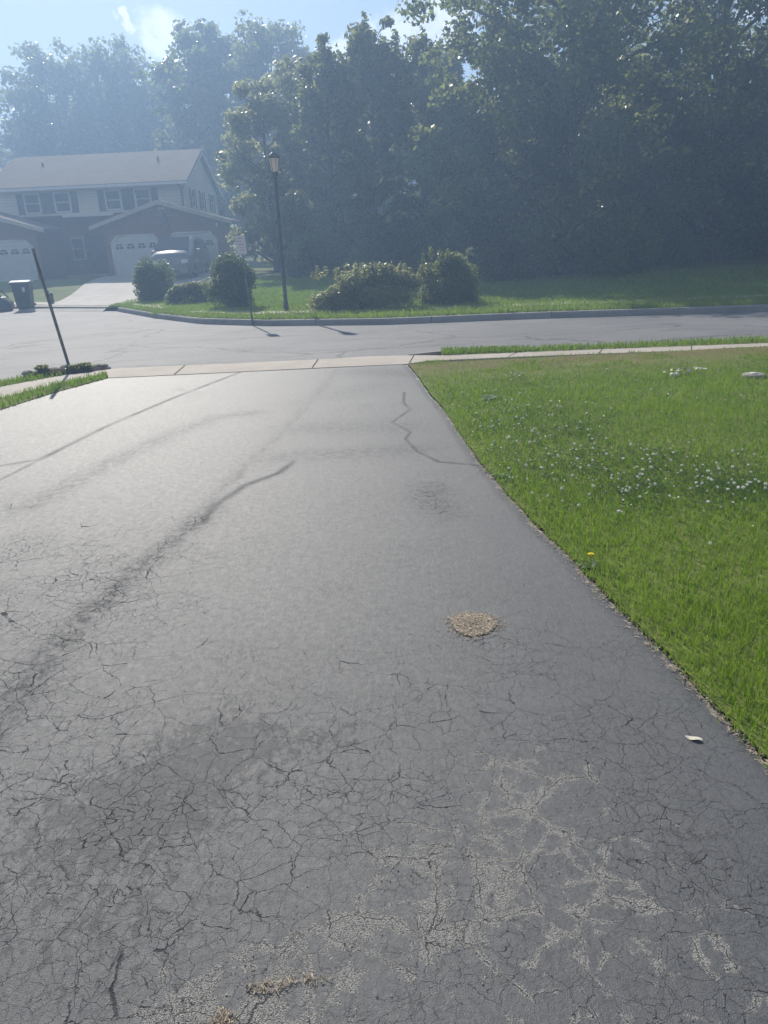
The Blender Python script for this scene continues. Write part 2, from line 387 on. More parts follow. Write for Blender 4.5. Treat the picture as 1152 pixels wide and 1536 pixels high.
M = dict(
    drive=asphalt_driveway(), street=street_mat(),
    walk=concrete_mat('sidewalk_concrete', (.44, .38, .32), (.54, .48, .41)), kerb=concrete_mat('kerb_concrete', (.26, .25, .24), (.36, .345, .33)),
    hdrive=concrete_mat('pale_driveway_concrete', (.46, .42, .37), (.56, .52, .46)),
    lawn=lawn_mat('lawn_soil', (9.6, 10.8)), farlawn=lawn_mat('far_lawn'), blades=grass_blade_mat(),
    earth=simple('bare_earth', (.10, .08, .055), .95, .1, .4, 3), soil=simple('planting_soil', (.055, .042, .032), .95, .1, .4, 9, bmp=.6),
    brick=brick_mat(), siding=siding_mat(), shingle=shingle_mat(), bark=bark_mat(), glass=glass_dark(),
    white=simple('white_trim', (.72, .71, .68), .5, .4, .06, 4), door=simple('garage_door_paint', (.58, .58, .55), .5, .4, .06, 3),
    shutter=simple('dark_shutter', (.085, .10, .12), .6, .3, .2, 5), black=simple('black_metal', (.055, .058, .062), .45, .5, .3, 7),
    steel=simple('weathered_post_steel', (.17, .175, .17), .6, .4, .3, 12), darkwood=simple('dark_front_door', (.06, .045, .045), .5, .4, .3, 4),
    plastic=simple('dark_blue_grey_plastic', (.035, .042, .055), .5, .4, .25, 6), lid=simple('scuffed_bin_lid', (.55, .56, .57), .28, .7, .25, 9),
    rubber=simple('rubber', (.02, .02, .02), .8, .3, .2, 9), rim=simple('alloy', (.45, .46, .47), .3, .6, .1, 9, metal=.8),
    van=paint('silver_paint', (.17, .18, .19), .0, .4), lens=simple('headlight_lens', (.65, .67, .70), .12, .7, .1, 20),
    rock=simple('field_stone', (.30, .27, .24), .85, .25, .45, 7, bmp=.7), sign=simple('white_sign_sheeting', (.74, .70, .69), .5, .4, .05, 6),
    signred=simple('faded_red_ink', (.66, .50, .49), .5, .4, .12, 10), frost=None,
    petal=simple('clover_white', (.92, .86, .74), .7, .2, .12, 60), stem=simple('green_stem', (.07, .14, .03), .6, .2, .2, 30),
    yellow=simple('dandelion_yellow', (.80, .62, .02), .6, .2, .1, 60),
    straw=simple('dry_straw', (.60, .52, .38), .85, .2, .35, 60), pebble=simple('pebble', (.34, .32, .29), .8, .3, .5, 40),
    dryleaf=simple('bleached_dry_leaf', (.60, .55, .46), .8, .2, .2, 60), cap=concrete_mat('utility_lid_concrete', (.30, .28, .24), (.40, .37, .32)),
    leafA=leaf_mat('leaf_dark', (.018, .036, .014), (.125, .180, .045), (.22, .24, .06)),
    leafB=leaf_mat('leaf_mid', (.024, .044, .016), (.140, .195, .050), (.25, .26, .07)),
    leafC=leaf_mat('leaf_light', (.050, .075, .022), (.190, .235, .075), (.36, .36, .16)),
    leafS=leaf_mat('shrub_leaf', (.024, .050, .014), (.075, .130, .030), (.16, .20, .05)),
)
fm, fg, fb = mat('frosted_lantern_glass'); fb.inputs['Base Color'].default_value = (.72, .66, .58, 1); fb.inputs['Roughness'].default_value = .6
ft = fg.node('ShaderNodeBsdfTranslucent'); fg.put(ft.inputs[0], (.85, .78, .68)); fx = fg.node('ShaderNodeMixShader'); fx.inputs[0].default_value = .6
fg.l.new(fb.outputs[0], fx.inputs[1]); fg.l.new(ft.outputs[0], fx.inputs[2]); fg.l.new(fx.outputs[0], fg.n['Material Output'].inputs['Surface']); M['frost'] = fm

# ------------------------------------------------------------------ setting: ground
KX = [-300, -60, -14.2, -12.5, -9.23, -8.68, -6.48, -4.54, -2.63, .2, 3.59, 7.28, 8.54, 14, 60, 300]
KY = [80, 44, 30.3, 29.3, 27.2, 26.85, 23.25, 20.54, 19.14, 18.12, 17.88, 17.27, 17.08, 16.3, 10, -30]
def kerb_y(x): return np.interp(x, KX, KY)
def gz(x, y):
    y0 = np.clip(kerb_y(np.asarray(x, float)) + 1.8, 16, 32)
    return .65 * sstep((y - y0) / (41.0 - y0))
def gzf(x, y): return float(gz(x, y))

gm_ = MB(); gm_.add([(-300, -300, -.3), (300, -300, -.3), (300, 300, -.3), (-300, 300, -.3)], [(0, 1, 2, 3)])
tag(gm_.build('ground', M['earth']), kind='structure')
st = MB(); st.add([(-80, -30, -.12), (80, -30, -.12), (80, 70, -.12), (-80, 70, -.12)], [(0, 1, 2, 3)])
tag(st.build('street', M['street']), kind='structure')

def strip(name, A, B, z, thick, mat_, kind='structure', n=1, joints=None):
    """slab between two polylines of equal length"""
    m = MB()
    for i in range(len(A) - 1):
        a0, a1, b0, b1 = A[i], A[i + 1], B[i], B[i + 1]
        top = [(a0[0], a0[1], z), (a1[0], a1[1], z), (b1[0], b1[1], z), (b0[0], b0[1], z)]
        m.add(top + [(p[0], p[1], z - thick) for p in top], [(0, 1, 2, 3), (0, 1, 5, 4), (2, 3, 7, 6)] + ([(0, 3, 7, 4)] if i == 0 else []) + ([(1, 2, 6, 5)] if i == len(A) - 2 else []))
    o = m.build(name, mat_); tag(o, kind=kind); return o

def resample(P, step):
    out = []
    for a, b in zip(P[:-1], P[1:]):
        a, b = np.array(a, float), np.array(b, float); n = max(1, int(np.linalg.norm(b - a) / step))
        out += [tuple(a + (b - a) * i / n) for i in range(n)]
    return out + [tuple(P[-1])]

# driveway: a fine grid carrying masks for wear, seams and streaks
EY = [-6, 0, 1.6, 2.06, 2.76, 4.05, 5.77, 7.82, 10.98, 11.1]
EX = [1.45, 1.32, 1.24, 1.20, 1.13, .95, .76, .66, .44, .43]
LY = [-6, 5, 7, 8.9, 10.0, 11.05, 11.1]
LX = [-4.75, -4.7, -4.6, -4.45, -4.2, -3.85, -3.84]
def drive_right(y): return np.interp(y, EY, EX) + .018 * (vnoise(np.asarray(y) * 5.0, np.asarray(y) * 0 + .5, 3) - .5) + .03 * (vnoise(np.asarray(y) * 1.3, np.asarray(y) * 0 + 3.5, 4) - .5)
def drive_left(y): return np.interp(y, LY, LX)
def polydist(X, Y, pts):
    d = np.full(X.shape, 1e9)
    for (x0, y0), (x1, y1) in zip(pts[:-1], pts[1:]):
        vx, vy = x1 - x0, y1 - y0; t = np.clip(((X - x0) * vx + (Y - y0) * vy) / (vx * vx + vy * vy + 1e-9), 0, 1)
        d = np.minimum(d, np.hypot(X - x0 - t * vx, Y - y0 - t * vy))
    return d
def blob(X, Y, cx, cy, rx, ry, rot=0):
    c, s = math.cos(rot), math.sin(rot); u = (X - cx) * c + (Y - cy) * s; v = -(X - cx) * s + (Y - cy) * c
    return np.exp(-((u / rx) ** 2 + (v / ry) ** 2))
ys = np.concatenate([np.linspace(-6, 0, 40, endpoint=False), np.arange(0, 11.06, .022)]); nx = 230
Yg = np.repeat(ys[:, None], nx, 1); L_, R_ = drive_left(ys)[:, None], drive_right(ys)[:, None]
Xg = L_ + (R_ - L_) * np.linspace(0, 1, nx)[None, :] ** .85
Zg = .004 + .003 * (fbm(Xg * .7, Yg * .7, 20, 2) - .5) - .006 * sstep((Xg - R_ + .08) / .08)
seam = np.zeros_like(Xg); streak = np.zeros_like(Xg); wob = .02 * (fbm(Xg * 6, Yg * 6, 31, 3) - .5)
SEAMS = [([(-1.95, 11.05), (-2.45, 9.3), (-2.80, 7.78), (-2.97, 6.53), (-3.30, 6.35), (-4.6, 6.2)], .044), ([(-2.95, 6.62), (-3.05, 5.94), (-3.3, 4.6)], .022),
         ([(.30, 8.9), (.27, 8.3), (.32, 7.9), (.12, 7.35), (.28, 6.9), (.22, 6.65), (.30, 6.2), (.45, 5.85), (.70, 5.72), (.80, 5.66)], .020),
         ([(-.72, 6.05), (-.80, 5.75), (-1.02, 5.45), (-1.16, 5.0), (-1.17, 4.65)], .046)]
for pts, w in SEAMS: seam = np.maximum(seam, np.clip(1.25 - (polydist(Xg, Yg, pts) + wob * .8) / w, 0, 1))
seam *= np.clip(.35 + 1.3 * fbm(Xg * 4, Yg * 4, 41, 3), 0, 1)
STREAKS = [([(-1.35, 8.1), (-1.7, 8.0), (-2.05, 7.2), (-2.35, 6.0), (-2.5, 5.2)], .16, .75), ([(-1.15, 4.95), (-1.25, 4.55), (-1.38, 3.95), (-1.45, 3.5), (-1.5, 3.0), (-1.5, 2.4)], .10, 1.0),
           ([(-.55, 10.9), (-.75, 8.8), (-.95, 7.0), (-1.2, 5.2), (-1.3, 4.5)], .07, .6), ([(.05, 9.5), (-.9, 8.6)], .30, .35), ([(-.75, 7.3), (.2, 7.1)], .35, .55), ([(-.9, 6.2), (.3, 6.3)], .25, .6),
           ([(-.2, 10.6), (.4, 10.2)], .4, .7), ([(-2.6, 9.9), (-2.2, 9.5)], .08, .5), ([(.35, 5.2), (.4, 4.6)], .14, .4)]
for pts, w, a in STREAKS: streak = np.maximum(streak, a * np.exp(-((polydist(Xg, Yg, pts) + wob * 3) / w) ** 2))
wear = .9 * blob(Xg, Yg, -.66, 2.25, .26, .36, -.4) + .7 * blob(Xg, Yg, -.95, 1.95, .35, .25) + .5 * blob(Xg, Yg, -.2, 2.3, .25, .12) + .45 * blob(Xg, Yg, -.8, 1.5, .4, .25) + .35 * blob(Xg, Yg, .8, 1.7, .3, .3)
grav = (.9 * blob(Xg, Yg, .10, 1.62, .17, .22) + .5 * blob(Xg, Yg, -.08, 1.60, .07, .07) + .5 * blob(Xg, Yg, .20, 1.60, .06, .10) + .95 * blob(Xg, Yg, -.22, 1.42, .30, .15, .5) + .8 * blob(Xg, Yg, .33, 1.78, .13, .25) + .65 * blob(Xg, Yg, .42, 2.12, .2, .14)
        + .65 * blob(Xg, Yg, .60, 1.6, .3, .42) + .8 * blob(Xg, Yg, -.45, 1.32, .25, .14) + .35 * blob(Xg, Yg, .1, 1.9, .5, .4) + .4 * blob(Xg, Yg, .35, 1.2, .8, .25) + .3 * blob(Xg, Yg, .3, 0, 2, .9))
dense = np.clip(.72 * sstep((3.5 - Yg) / 1.5) + .35 * sstep((-1.0 - Xg) / 1.2) * sstep((6.5 - Yg) / 3) + .9 * blob(Xg, Yg, .36, 5.0, .20, .5) + .5 * blob(Xg, Yg, -1.3, 3.6, .6, 1.1) + .35 * blob(Xg, Yg, -2.2, 3.8, .8, .9) + .35 * blob(Xg, Yg, .6, 3.2, .7, .6) - .25 * blob(Xg, Yg, -.3, 4.2, .5, 1.0) + .55 * np.clip(streak, 0, 1) * sstep((7.5 - Yg) / 3), 0, 1)
idx = np.arange(len(ys) * nx).reshape(len(ys), nx)
F = np.stack([idx[:-1, :-1], idx[:-1, 1:], idx[1:, 1:], idx[1:, :-1]], -1).reshape(-1, 4)
me = np_mesh('driveway', np.stack([Xg, Yg, Zg], -1).reshape(-1, 3), F, dict(seam=seam.ravel(), streak=np.clip(streak, 0, 1).ravel(), wear=np.clip(wear, 0, 1).ravel(), gravel=np.clip(grav, 0, 1).ravel(), dense=dense.ravel(), edge=(R_ - Xg).ravel()), True)
tag(link_mesh('driveway', me, M['drive']), kind='structure')

# near pavement, verges
walk_in = [(.44, 11.05), (.75, 11.24), (2, 11.22), (5.56, 11.0), (12, 10.6), (40, 7)]
walk_out = [(.55, 11.90), (1.0, 11.72), (2.2, 11.66), (5.75, 11.42), (12.2, 11.05), (40.2, 7.5)]
APA = [(-4.0, 11.5), (-3.84, 11.06), (-2.09, 11.06), (-.9, 11.08), (.0, 11.06), (.44, 11.05)]
APB = [(-4.3, 11.95), (-3.6, 12.0), (-2.2, 11.95), (-.9, 11.95), (-.1, 12.02), (.55, 11.90)]
strip('sidewalk', walk_in, walk_out, .012, .14, M['walk'])
strip('driveway_apron', APA, APB, .010, .135, M['walk'])
jm = MB()
for x0, y0, x1, y1 in [(-.93, 11.09, -.90, 11.94), (-2.9, 11.07, -2.95, 11.97), (.46, 11.08, .57, 11.88), (1.9, 11.24, 2.1, 11.66), (3.2, 11.16, 3.36, 11.57), (4.5, 11.08, 4.66, 11.49), (5.8, 11.0, 5.96, 11.4)]:
    w = .006; z = .0165; jm.add([(x0 - w, y0, z), (x0 + w, y0, z), (x1 + w, y1, z), (x1 - w, y1, z)], [(0, 1, 2, 3)])
jl = jm.build('pavement_joint', M['soil']); tag(jl, kind='structure')
v_in = [(.99, 11.735), (2.2, 11.67), (5.75, 11.43), (12.2, 11.06), (40.2, 7.51)]
v_out = [(1.02, 12.28), (2.2, 12.05), (5.9, 11.95), (12.4, 11.7), (40.4, 8.3)]
strip('verge', v_in, v_out, .012, .13, M['farlawn'])
kn_out = [(a, b + .13) for a, b in v_out]
strip('kerb', [(.5, 12.08)] + v_out[:], [(.52, 12.16)] + kn_out[:], .0, .12, M['kerb'])
D_ = [(float(drive_left(y)) - .004, y) for y in (11.05, 10.0, 8.9, 7.0, 5.0, -6)]
S1 = [(-4.0, 11.5), (-4.40, 10.75), (-4.80, 9.69), (-5.4, 8.0), (-6.0, 5), (-6.4, -6)]
S2 = [(-4.3, 11.95), (-4.78, 11.3), (-5.25, 10.6), (-6.0, 9.0), (-6.7, 6), (-7.2, -6)]
K_ = [(-4.22, 12.16), (-4.95, 12.02), (-5.42, 11.0), (-6.3, 9.3), (-7.2, 6.5), (-7.8, -6)]
K2 = [(-4.2, 12.28), (-5.03, 12.12), (-5.54, 11.05), (-6.42, 9.38), (-7.33, 6.55), (-7.93, -6)]
strip('lawn_strip', D_, S1, .012, .13, M['farlawn']); strip('sidewalk', S1, S2, .016, .14, M['walk'])
strip('verge', S2, K_, .012, .13, M['farlawn']); strip('kerb', K_, K2, .004, .12, M['kerb'])

# right lawn soil
xs = np.concatenate([np.linspace(0, 1, 60) ** 1.3 * 9, np.linspace(9.5, 45, 30)]); ys2 = np.concatenate([np.linspace(-8, 1, 10, endpoint=False), np.linspace(1, 11.0, 90)])
YY = np.repeat(ys2[:, None], len(xs), 1); e0 = drive_right(ys2)[:, None]; top_y = np.interp(xs + .44, [p[0] for p in walk_in], [p[1] for p in walk_in])[None, :]
XX = e0 + .01 + xs[None, :]; YY = np.minimum(YY, np.interp(XX, [p[0] for p in walk_in], [p[1] for p in walk_in]) - .004)
def lawn_z(x, y): return .012 + .03 * fbm(np.asarray(x) * .8, np.asarray(y) * .8, 50, 3) * sstep((np.asarray(x) - drive_right(y)) / .5)
ZZ = lawn_z(XX, YY); idx = np.arange(XX.size).reshape(XX.shape); F = np.stack([idx[:-1, :-1], idx[:-1, 1:], idx[1:, 1:], idx[1:, :-1]], -1).reshape(-1, 4)
tag(link_mesh('lawn', np_mesh('lawn', np.stack([XX, YY, ZZ], -1).reshape(-1, 3), F, None, True), M['lawn']), kind='structure')

# far lawn beyond the street, with the kerb in front
xs = np.unique(np.concatenate([np.linspace(-280, -40, 25), np.arange(-40, 40, .4), np.linspace(40, 280, 25), KX[1:-1]])); tt = np.concatenate([np.linspace(0, .1, 40, endpoint=False), np.linspace(.1, .3, 40, endpoint=False), np.linspace(.3, 1, 30)])
k0 = kerb_y(xs)[None, :]; XX = np.repeat(xs[None, :], len(tt), 0); YY = k0 + .14 + tt[:, None] * (260 - k0)
ZZ = gz(XX, YY) + .05 * (fbm(XX * .5, YY * .5, 60, 3) - .5) * sstep((YY - k0 - .2) / 1.5)
idx = np.arange(XX.size).reshape(XX.shape); F = np.stack([idx[:-1, :-1], idx[:-1, 1:], idx[1:, 1:], idx[1:, :-1]], -1).reshape(-1, 4)
tag(link_mesh('far_lawn', np_mesh('far_lawn', np.stack([XX, YY, ZZ], -1).reshape(-1, 3), F, None, True), M['farlawn']), kind='structure')
kl = [(x, float(kerb_y(x))) for x in np.arange(-8.6, 60, .3)]
km = MB(); acc = 0
for (x0, y0), (x1, y1) in zip(kl[:-1], kl[1:]):
    d = Vector((x1 - x0, y1 - y0, 0)); n = Vector((-d.y, d.x, 0)).normalized(); acc += d.length; gap = .016 if acc > 2.6 else 0
    if gap: acc = 0
    t = d.normalized() * gap; sec = [(-.02, -.13), (.0, -.02), (.02, .012), (.16, .016), (.16, -.13)]
    vs = [(x0 + n.x * a, y0 + n.y * a, b) for a, b in sec] + [(x1 - t.x + n.x * a, y1 - t.y + n.y * a, b) for a, b in sec]
    km.add(vs, [(i, i + 1, i + 6, i + 5) for i in range(4)] + ([(0, 1, 2, 3, 4), (5, 6, 7, 8, 9)] if gap else []), 0)
tag(km.build('kerb', M['kerb']), kind='structure')

def draped(name, A, B, dz, mat_, na=12, nb=10, kind='structure'):
    A, B = resample(A, .6), resample(B, .6); n = max(len(A), len(B))
    def pick(P, t): 
        f = t * (len(P) - 1); i = min(int(f), len(P) - 2); f -= i; return (P[i][0] * (1 - f) + P[i + 1][0] * f, P[i][1] * (1 - f) + P[i + 1][1] * f)
    V = []
    for i in range(n):
        a, b = pick(A, i / (n - 1)), pick(B, i / (n - 1))
        for j in range(nb + 1):
            s = j / nb; x, y = a[0] * (1 - s) + b[0] * s, a[1] * (1 - s) + b[1] * s
            V.append((x, y, gzf(x, y) + dz))
    idx = np.arange(n * (nb + 1)).reshape(n, nb + 1); F = np.stack([idx[:-1, :-1], idx[:-1, 1:], idx[1:, 1:], idx[1:, :-1]], -1).reshape(-1, 4)
    return tag(link_mesh(name, np_mesh(name, V, F, None, True), mat_), kind=kind)
# neighbour's driveway, its apron and the far footpaths
draped('house_driveway', [(-12.3, 29.7), (-12.45, 31.5), (-12.9, 34.5), (-13.4, 37.5), (-13.5, 41.0)], [(-9.1, 27.5), (-8.2, 30.5), (-7.5, 34), (-7.2, 37.5), (-7.2, 41.0)], .045, M['hdrive'])
am = MB(); am.add([(-12.6, 29.2, -.115), (-9.2, 27.0, -.115), (-9.1, 27.55, .05), (-12.3, 29.75, .05)], [(0, 1, 2, 3)]); am.add([(-14.4, 30.2, -.115), (-12.6, 29.2, -.115), (-12.3, 29.75, .04), (-14.3, 30.8, .04)], [(0, 1, 2, 3)])
tag(am.build('driveway_apron', M['hdrive']), kind='structure')
draped('footpath', [(-24, 36.5), (-14.3, 31.0), (-12.36, 29.9)], [(-24, 37.8), (-14.4, 32.3), (-12.40, 31.2)], .045, M['hdrive'], nb=3)
draped('footpath', [(-8.85, 27.9), (-7.2, 25.6), (-5.5, 22.9), (-3.4, 21.0), (-1.4, 20.35), (2.3, 19.8), (8, 19.1), (30, 16)], [(-8.3, 28.5), (-6.4, 26.3), (-4.75, 23.6), (-3.0, 21.75), (-1.2, 21.1), (2.5, 20.5), (8.2, 19.8), (30, 16.8)], .03, M['walk'], nb=3)

# ------------------------------------------------------------------ grass blades
def blades(name, pts, hgt, wid, tint, dry, seed, label, lean=.55):
    rng = np.random.default_rng(seed); n = len(pts); P = np.asarray(pts)
    a = rng.random(n) * 2 * np.pi; face = rng.random(n) * 2 * np.pi
    d = np.stack([np.cos(a), np.sin(a)], -1) * (lean * (.3 + rng.random(n)))[:, None] * hgt[:, None]
    w = np.stack([np.cos(face), np.sin(face)], -1) * wid[:, None] * .5
    z = P[:, 2]
    b0 = np.c_[P[:, :2] - w, z]; b1 = np.c_[P[:, :2] + w, z]
    m0 = np.c_[P[:, :2] + d * .35 - w * .8, z + hgt * .6]; m1 = np.c_[P[:, :2] + d * .35 + w * .8, z + hgt * .6]
    t = np.c_[P[:, :2] + d, z + hgt * .97]; t2 = t + np.c_[w * .12, np.zeros(n)]
    V = np.stack([b0, b1, m1, m0, t2, t], 1).reshape(-1, 3); o = (np.arange(n) * 6)[:, None]
    F = np.concatenate([o + np.array([[0, 1, 2, 3]]), o + np.array([[3, 2, 4, 5]])], 0)
    me = np_mesh(name, V, F, dict(tint=np.repeat(tint, 6), dry=np.repeat(dry, 6)))
    return tag(link_mesh(name, me, M['blades']), label, 'grass', kind='stuff')
rng = np.random.default_rng(5)
PT = []; SC = []
for y0, y1, dn, sc in [(1.0, 3.2, 7500, 1.0), (3.2, 5.0, 5200, 1.15), (5.0, 7.5, 3000, 1.4), (7.5, 11.2, 1900, 1.75)]:
    wmax = .62 * y1 + 1.0; n = int((y1 - y0) * wmax * dn)
    y = y0 + (y1 - y0) * rng.random(n); x = drive_right(y) - .01 + wmax * rng.random(n)
    x += np.where(rng.random(n) < .05, -.04 * rng.random(n), 0)
    ok = y < np.interp(x, [p[0] for p in walk_in], [p[1] for p in walk_in]) - .02
    PT.append(np.c_[x, y][ok]); SC.append(np.full(ok.sum(), sc))
PT = np.concatenate(PT); SC = np.concatenate(SC); x, y = PT.T
keep = (x < .56 * y + 1.3); PT, SC = PT[keep], SC[keep]; x, y = PT.T
lush = fbm(x * 1.1, y * 1.1, 70, 4); tuft = fbm(x * 9, y * 9, 71, 2)
dband = sstep((y - 8.9) / 1.3) * sstep((fbm(x * 1.6, y * 2.2, 72, 3) - .22) / .25)
bare = rng.random(len(x)) < dband * .6; PT, SC, lush, tuft, dband = PT[~bare], SC[~bare], lush[~bare], tuft[~bare], dband[~bare]; x, y = PT.T
n = len(x); ed = sstep((x - drive_right(y) + .02) / .12)
h = (.023 + .036 * rng.random(n)) * (.45 + .75 * lush + .35 * tuft) * (1 - .45 * dband) * (.55 + .45 * ed) * (1 + .25 * sstep((4 - y) / 2))
dry = np.clip(np.where(rng.random(n) < .055 + .75 * dband, .4 + .6 * rng.random(n), 0), 0, 1)
tint = np.clip(.15 + .75 * lush + .35 * (rng.random(n) - .5) - .25 * tuft, 0, 1)
blades('grass', np.c_[x, y, lawn_z(x, y) - .004], h, .0035 * SC * (.7 + .7 * rng.random(n)), tint, dry, 6, 'bright green lawn grass beside the driveway, browned near the sidewalk')
# coarser grass on verges and the lawn across the street
PT = []
for nn, A, B in [(5200, v_in[:4], v_out[:4]), (1200, D_[:4], S1[:4]), (1500, S2[:4], K_[:4])]:
    i = rng.integers(0, len(A) - 1, nn); t = rng.random(nn)[:, None]; s = rng.random(nn)[:, None]; A, B = np.array(A), np.array(B)
    PT.append((A[i] * (1 - t) + A[i + 1] * t) * (1 - s) + (B[i] * (1 - t) + B[i + 1] * t) * s)
PT = np.concatenate(PT); n = len(PT)
blades('grass', np.c_[PT, np.full(n, .01)], .03 + .06 * rng.random(n), .008 + .008 * rng.random(n), rng.random(n) * .8, np.where(rng.random(n) < .3, rng.random(n), 0), 7, 'short ragged grass on the verges along the near kerb')
n = 42000; x = -9 + 20 * rng.random(n); y = kerb_y(x) + .18 + 5.5 * rng.random(n) ** 1.5
fw = np.interp(x, [-8.85, -7.2, -5.5, -3.4, -1.4, 2.3, 8, 30], [27.9, 25.6, 22.9, 21.0, 20.35, 19.8, 19.1, 16]); onp = (y > fw + .12) & (y < fw + .6)
keep = ~onp | (rng.random(n) < np.where(x > -1.5, .75, .12)); x, y = x[keep], y[keep]; n = len(x)
blades('grass', np.c_[x, y, gz(x, y)], .04 + .09 * rng.random(n) * (.5 + fbm(x * 2, y * 2, 77, 3)), .014 + .012 * rng.random(n), np.clip(.3 + rng.random(n) * .4 + .5 * fbm(x, y, 78, 3), 0, 1), np.where(rng.random(n) < .6, rng.random(n), 0), 8, 'grass beyond the far kerb around the lamp post and shrubs')

n = 26000; x = -6.5 + 5.5 * rng.random(n); y = 23 + 11 * rng.random(n)
blades('grass', np.c_[x, y, gz(x, y)], .05 + .06 * rng.random(n), .022 + .014 * rng.random(n), np.clip(.45 + rng.random(n) * .5, 0, 1), np.where(rng.random(n) < .25, rng.random(n) * .7, 0), 9, 'sunlit lawn grass behind the lamp post')
n = 20000; x = 3 + 15 * rng.random(n); y = 19.5 + 9 * rng.random(n)
blades('grass', np.c_[x, y, gz(x, y)], .05 + .06 * rng.random(n), .022 + .014 * rng.random(n), np.clip(.3 + rng.random(n) * .5, 0, 1), np.where(rng.random(n) < .2, rng.random(n) * .7, 0), 10, 'shaded lawn grass in front of the dark trees')

# ------------------------------------------------------------------ vegetation
def leaf_cloud(C, RAD, counts, size, seed, shell=.55, flat=.0):
    """leaf quads scattered in ellipsoidal clumps; returns verts, faces, tint"""
    rng = np.random.default_rng(seed); C = np.repeat(np.asarray(C), counts, 0); RD = np.repeat(np.asarray(RAD), counts, 0); n = len(C)
    ct = np.repeat(rng.random(len(counts)), counts)
    d = rng.normal(size=(n, 3)); d /= np.linalg.norm(d, axis=1)[:, None]
    r = rng.random(n) ** shell
    p = C + d * RD * r[:, None]
    nrm = d + rng.normal(size=(n, 3)) * .9 + np.array([0, 0, .5]); nrm /= np.linalg.norm(nrm, axis=1)[:, None]
    a = rng.normal(size=(n, 3)) + np.array([0, 0, -.5]); a -= nrm * (a * nrm).sum(1)[:, None]; a /= np.linalg.norm(a, axis=1)[:, None]
    b = np.cross(nrm, a); s = size * (.6 + .8 * rng.random(n))
    a *= s[:, None]; b *= (s * .36)[:, None]; fold = nrm * (s * .10)[:, None]
    V = np.stack([p - a * .5, p + b - a * .05 + fold, p + a * .5, p - b - a * .05 + fold], 1).reshape(-1, 3)
    F = np.arange(n * 4).reshape(n, 4)
    tint = np.clip(.85 * ct ** 1.4 + .34 * rng.random(n) - .1, 0, .86); tint = np.where(rng.random(n) < .09, .88 + .12 * rng.random(n), tint)  # wide clump tint spread also paints in sunlit and dim leaf masses
    return V, F, np.repeat(tint, 4)

def make_tree(name, H, r, base, style, nleaf, size, leafmat, seed, trunk_r, label, group, loc, lean=0.0):
    """tree > trunk, crown. base = height of the lowest foliage"""
    rr = random.Random(seed); root = empty(name, loc); tag(root, label, 'tree', group)
    tm = MB(); top = Vector((lean, 0, H * .86)); path = []
    for i in range(8):
        t = i / 7; path.append(Vector((lean * t + .12 * r * .3 * math.sin(3 * t + seed), .12 * math.sin(4 * t + seed * 2), H * .86 * t)))
    tm.tube([p - Vector((0, 0, .15)) if i == 0 else p for i, p in enumerate(path)], [trunk_r * (1.25 if i == 0 else 1) * (1 - .86 * i / 7) + .015 for i in range(8)], 9)
    C = []; RA = []
    nl = int(16 + H * 1.6)
    for k in range(nl):
        t = ((k + rr.random()) / nl); z0 = base + (H - base) * t
        if style == 'round': rad = r * math.sqrt(max(.05, 1 - (2 * t - .85) ** 2 / 1.45)) * (1 - .25 * max(0, t - .7) / .3)
        elif style == 'column': rad = r * (.72 + .28 * math.sin(math.pi * min(1, t * 1.15))) * (1 - .45 * max(0, t - .6) / .4)
        else: rad = r * (1 - .55 * t) * (.8 + .35 * rr.random())
        rad *= .72 + .5 * rr.random()
        a = k * 2.399 + rr.random() * .8; hz = max(.3, z0 - rad * (.55 if style != 'conifer' else .1)); hz = min(hz, H * .82)
        f = hz / (H * .86); st_ = Vector((lean * f, 0, hz)); end = Vector((math.cos(a) * rad + lean * f, math.sin(a) * rad, z0 + rr.uniform(-.2, .3)))
        mid = st_.lerp(end, .5) + Vector((rr.uniform(-.2, .2), rr.uniform(-.2, .2), .12 * rad)); br = trunk_r * (1 - .8 * f) * .42 + .012
        tm.tube([st_, mid, end], [br, br * .6, .012], 6, cap=False)
        ns = 3 + int(rad * 1.3)
        for q in range(ns):
            u = .35 + .65 * (q + rr.random()) / ns; c = st_.lerp(mid, u * 2) if u < .5 else mid.lerp(end, u * 2 - 1)
            c = c + Vector((rr.gauss(0, .16 * r), rr.gauss(0, .16 * r), rr.gauss(0, .12 * r))) * .8
            s = rr.uniform(.11, .21) * r + .10
            C.append(c); RA.append((s * rr.uniform(.8, 1.3), s * rr.uniform(.8, 1.3), s * rr.uniform(.6, .95)))
            if q == ns - 1: tm.tube([mid.lerp(end, .6), c], [.02, .008], 5, cap=False)
    if style == 'column':           # upright leafy shoots that make a spiky top
        for k in range(int(44 + r * 12)):
            a = rr.random() * 6.283; q = r * .85 * math.sqrt(rr.random()); z = H * (1 - .18 * q / r) - rr.random() * H * .22
            hh = rr.uniform(.35, .9)
            C.append(Vector((lean + math.cos(a) * q, math.sin(a) * q, z))); RA.append((.17, .17, hh * 1.25))
    vol = np.array([a * b * c for a, b, c in RA]) ** .62; cnt = np.maximum(8, (vol / vol.sum() * nleaf)).astype(int)
    V, F, t = leaf_cloud([tuple(c) for c in C], RA, cnt, size, seed)
    tm.build('trunk', M['bark'], root)
    link_mesh('crown', np_mesh('crown', V, F, dict(tint=t)), leafmat, root)
    return root

def tree_copy(src, loc, rz, sc, label, group):
    o = copy_tree(src); o.location = loc; o.rotation_euler = (0, 0, rz); o.scale = sc if isinstance(sc, tuple) else (sc,) * 3
    tag(o, label, 'tree', group); return o
def T(x, y, dz=-.05): return (x, y, gzf(x, y) + dz)

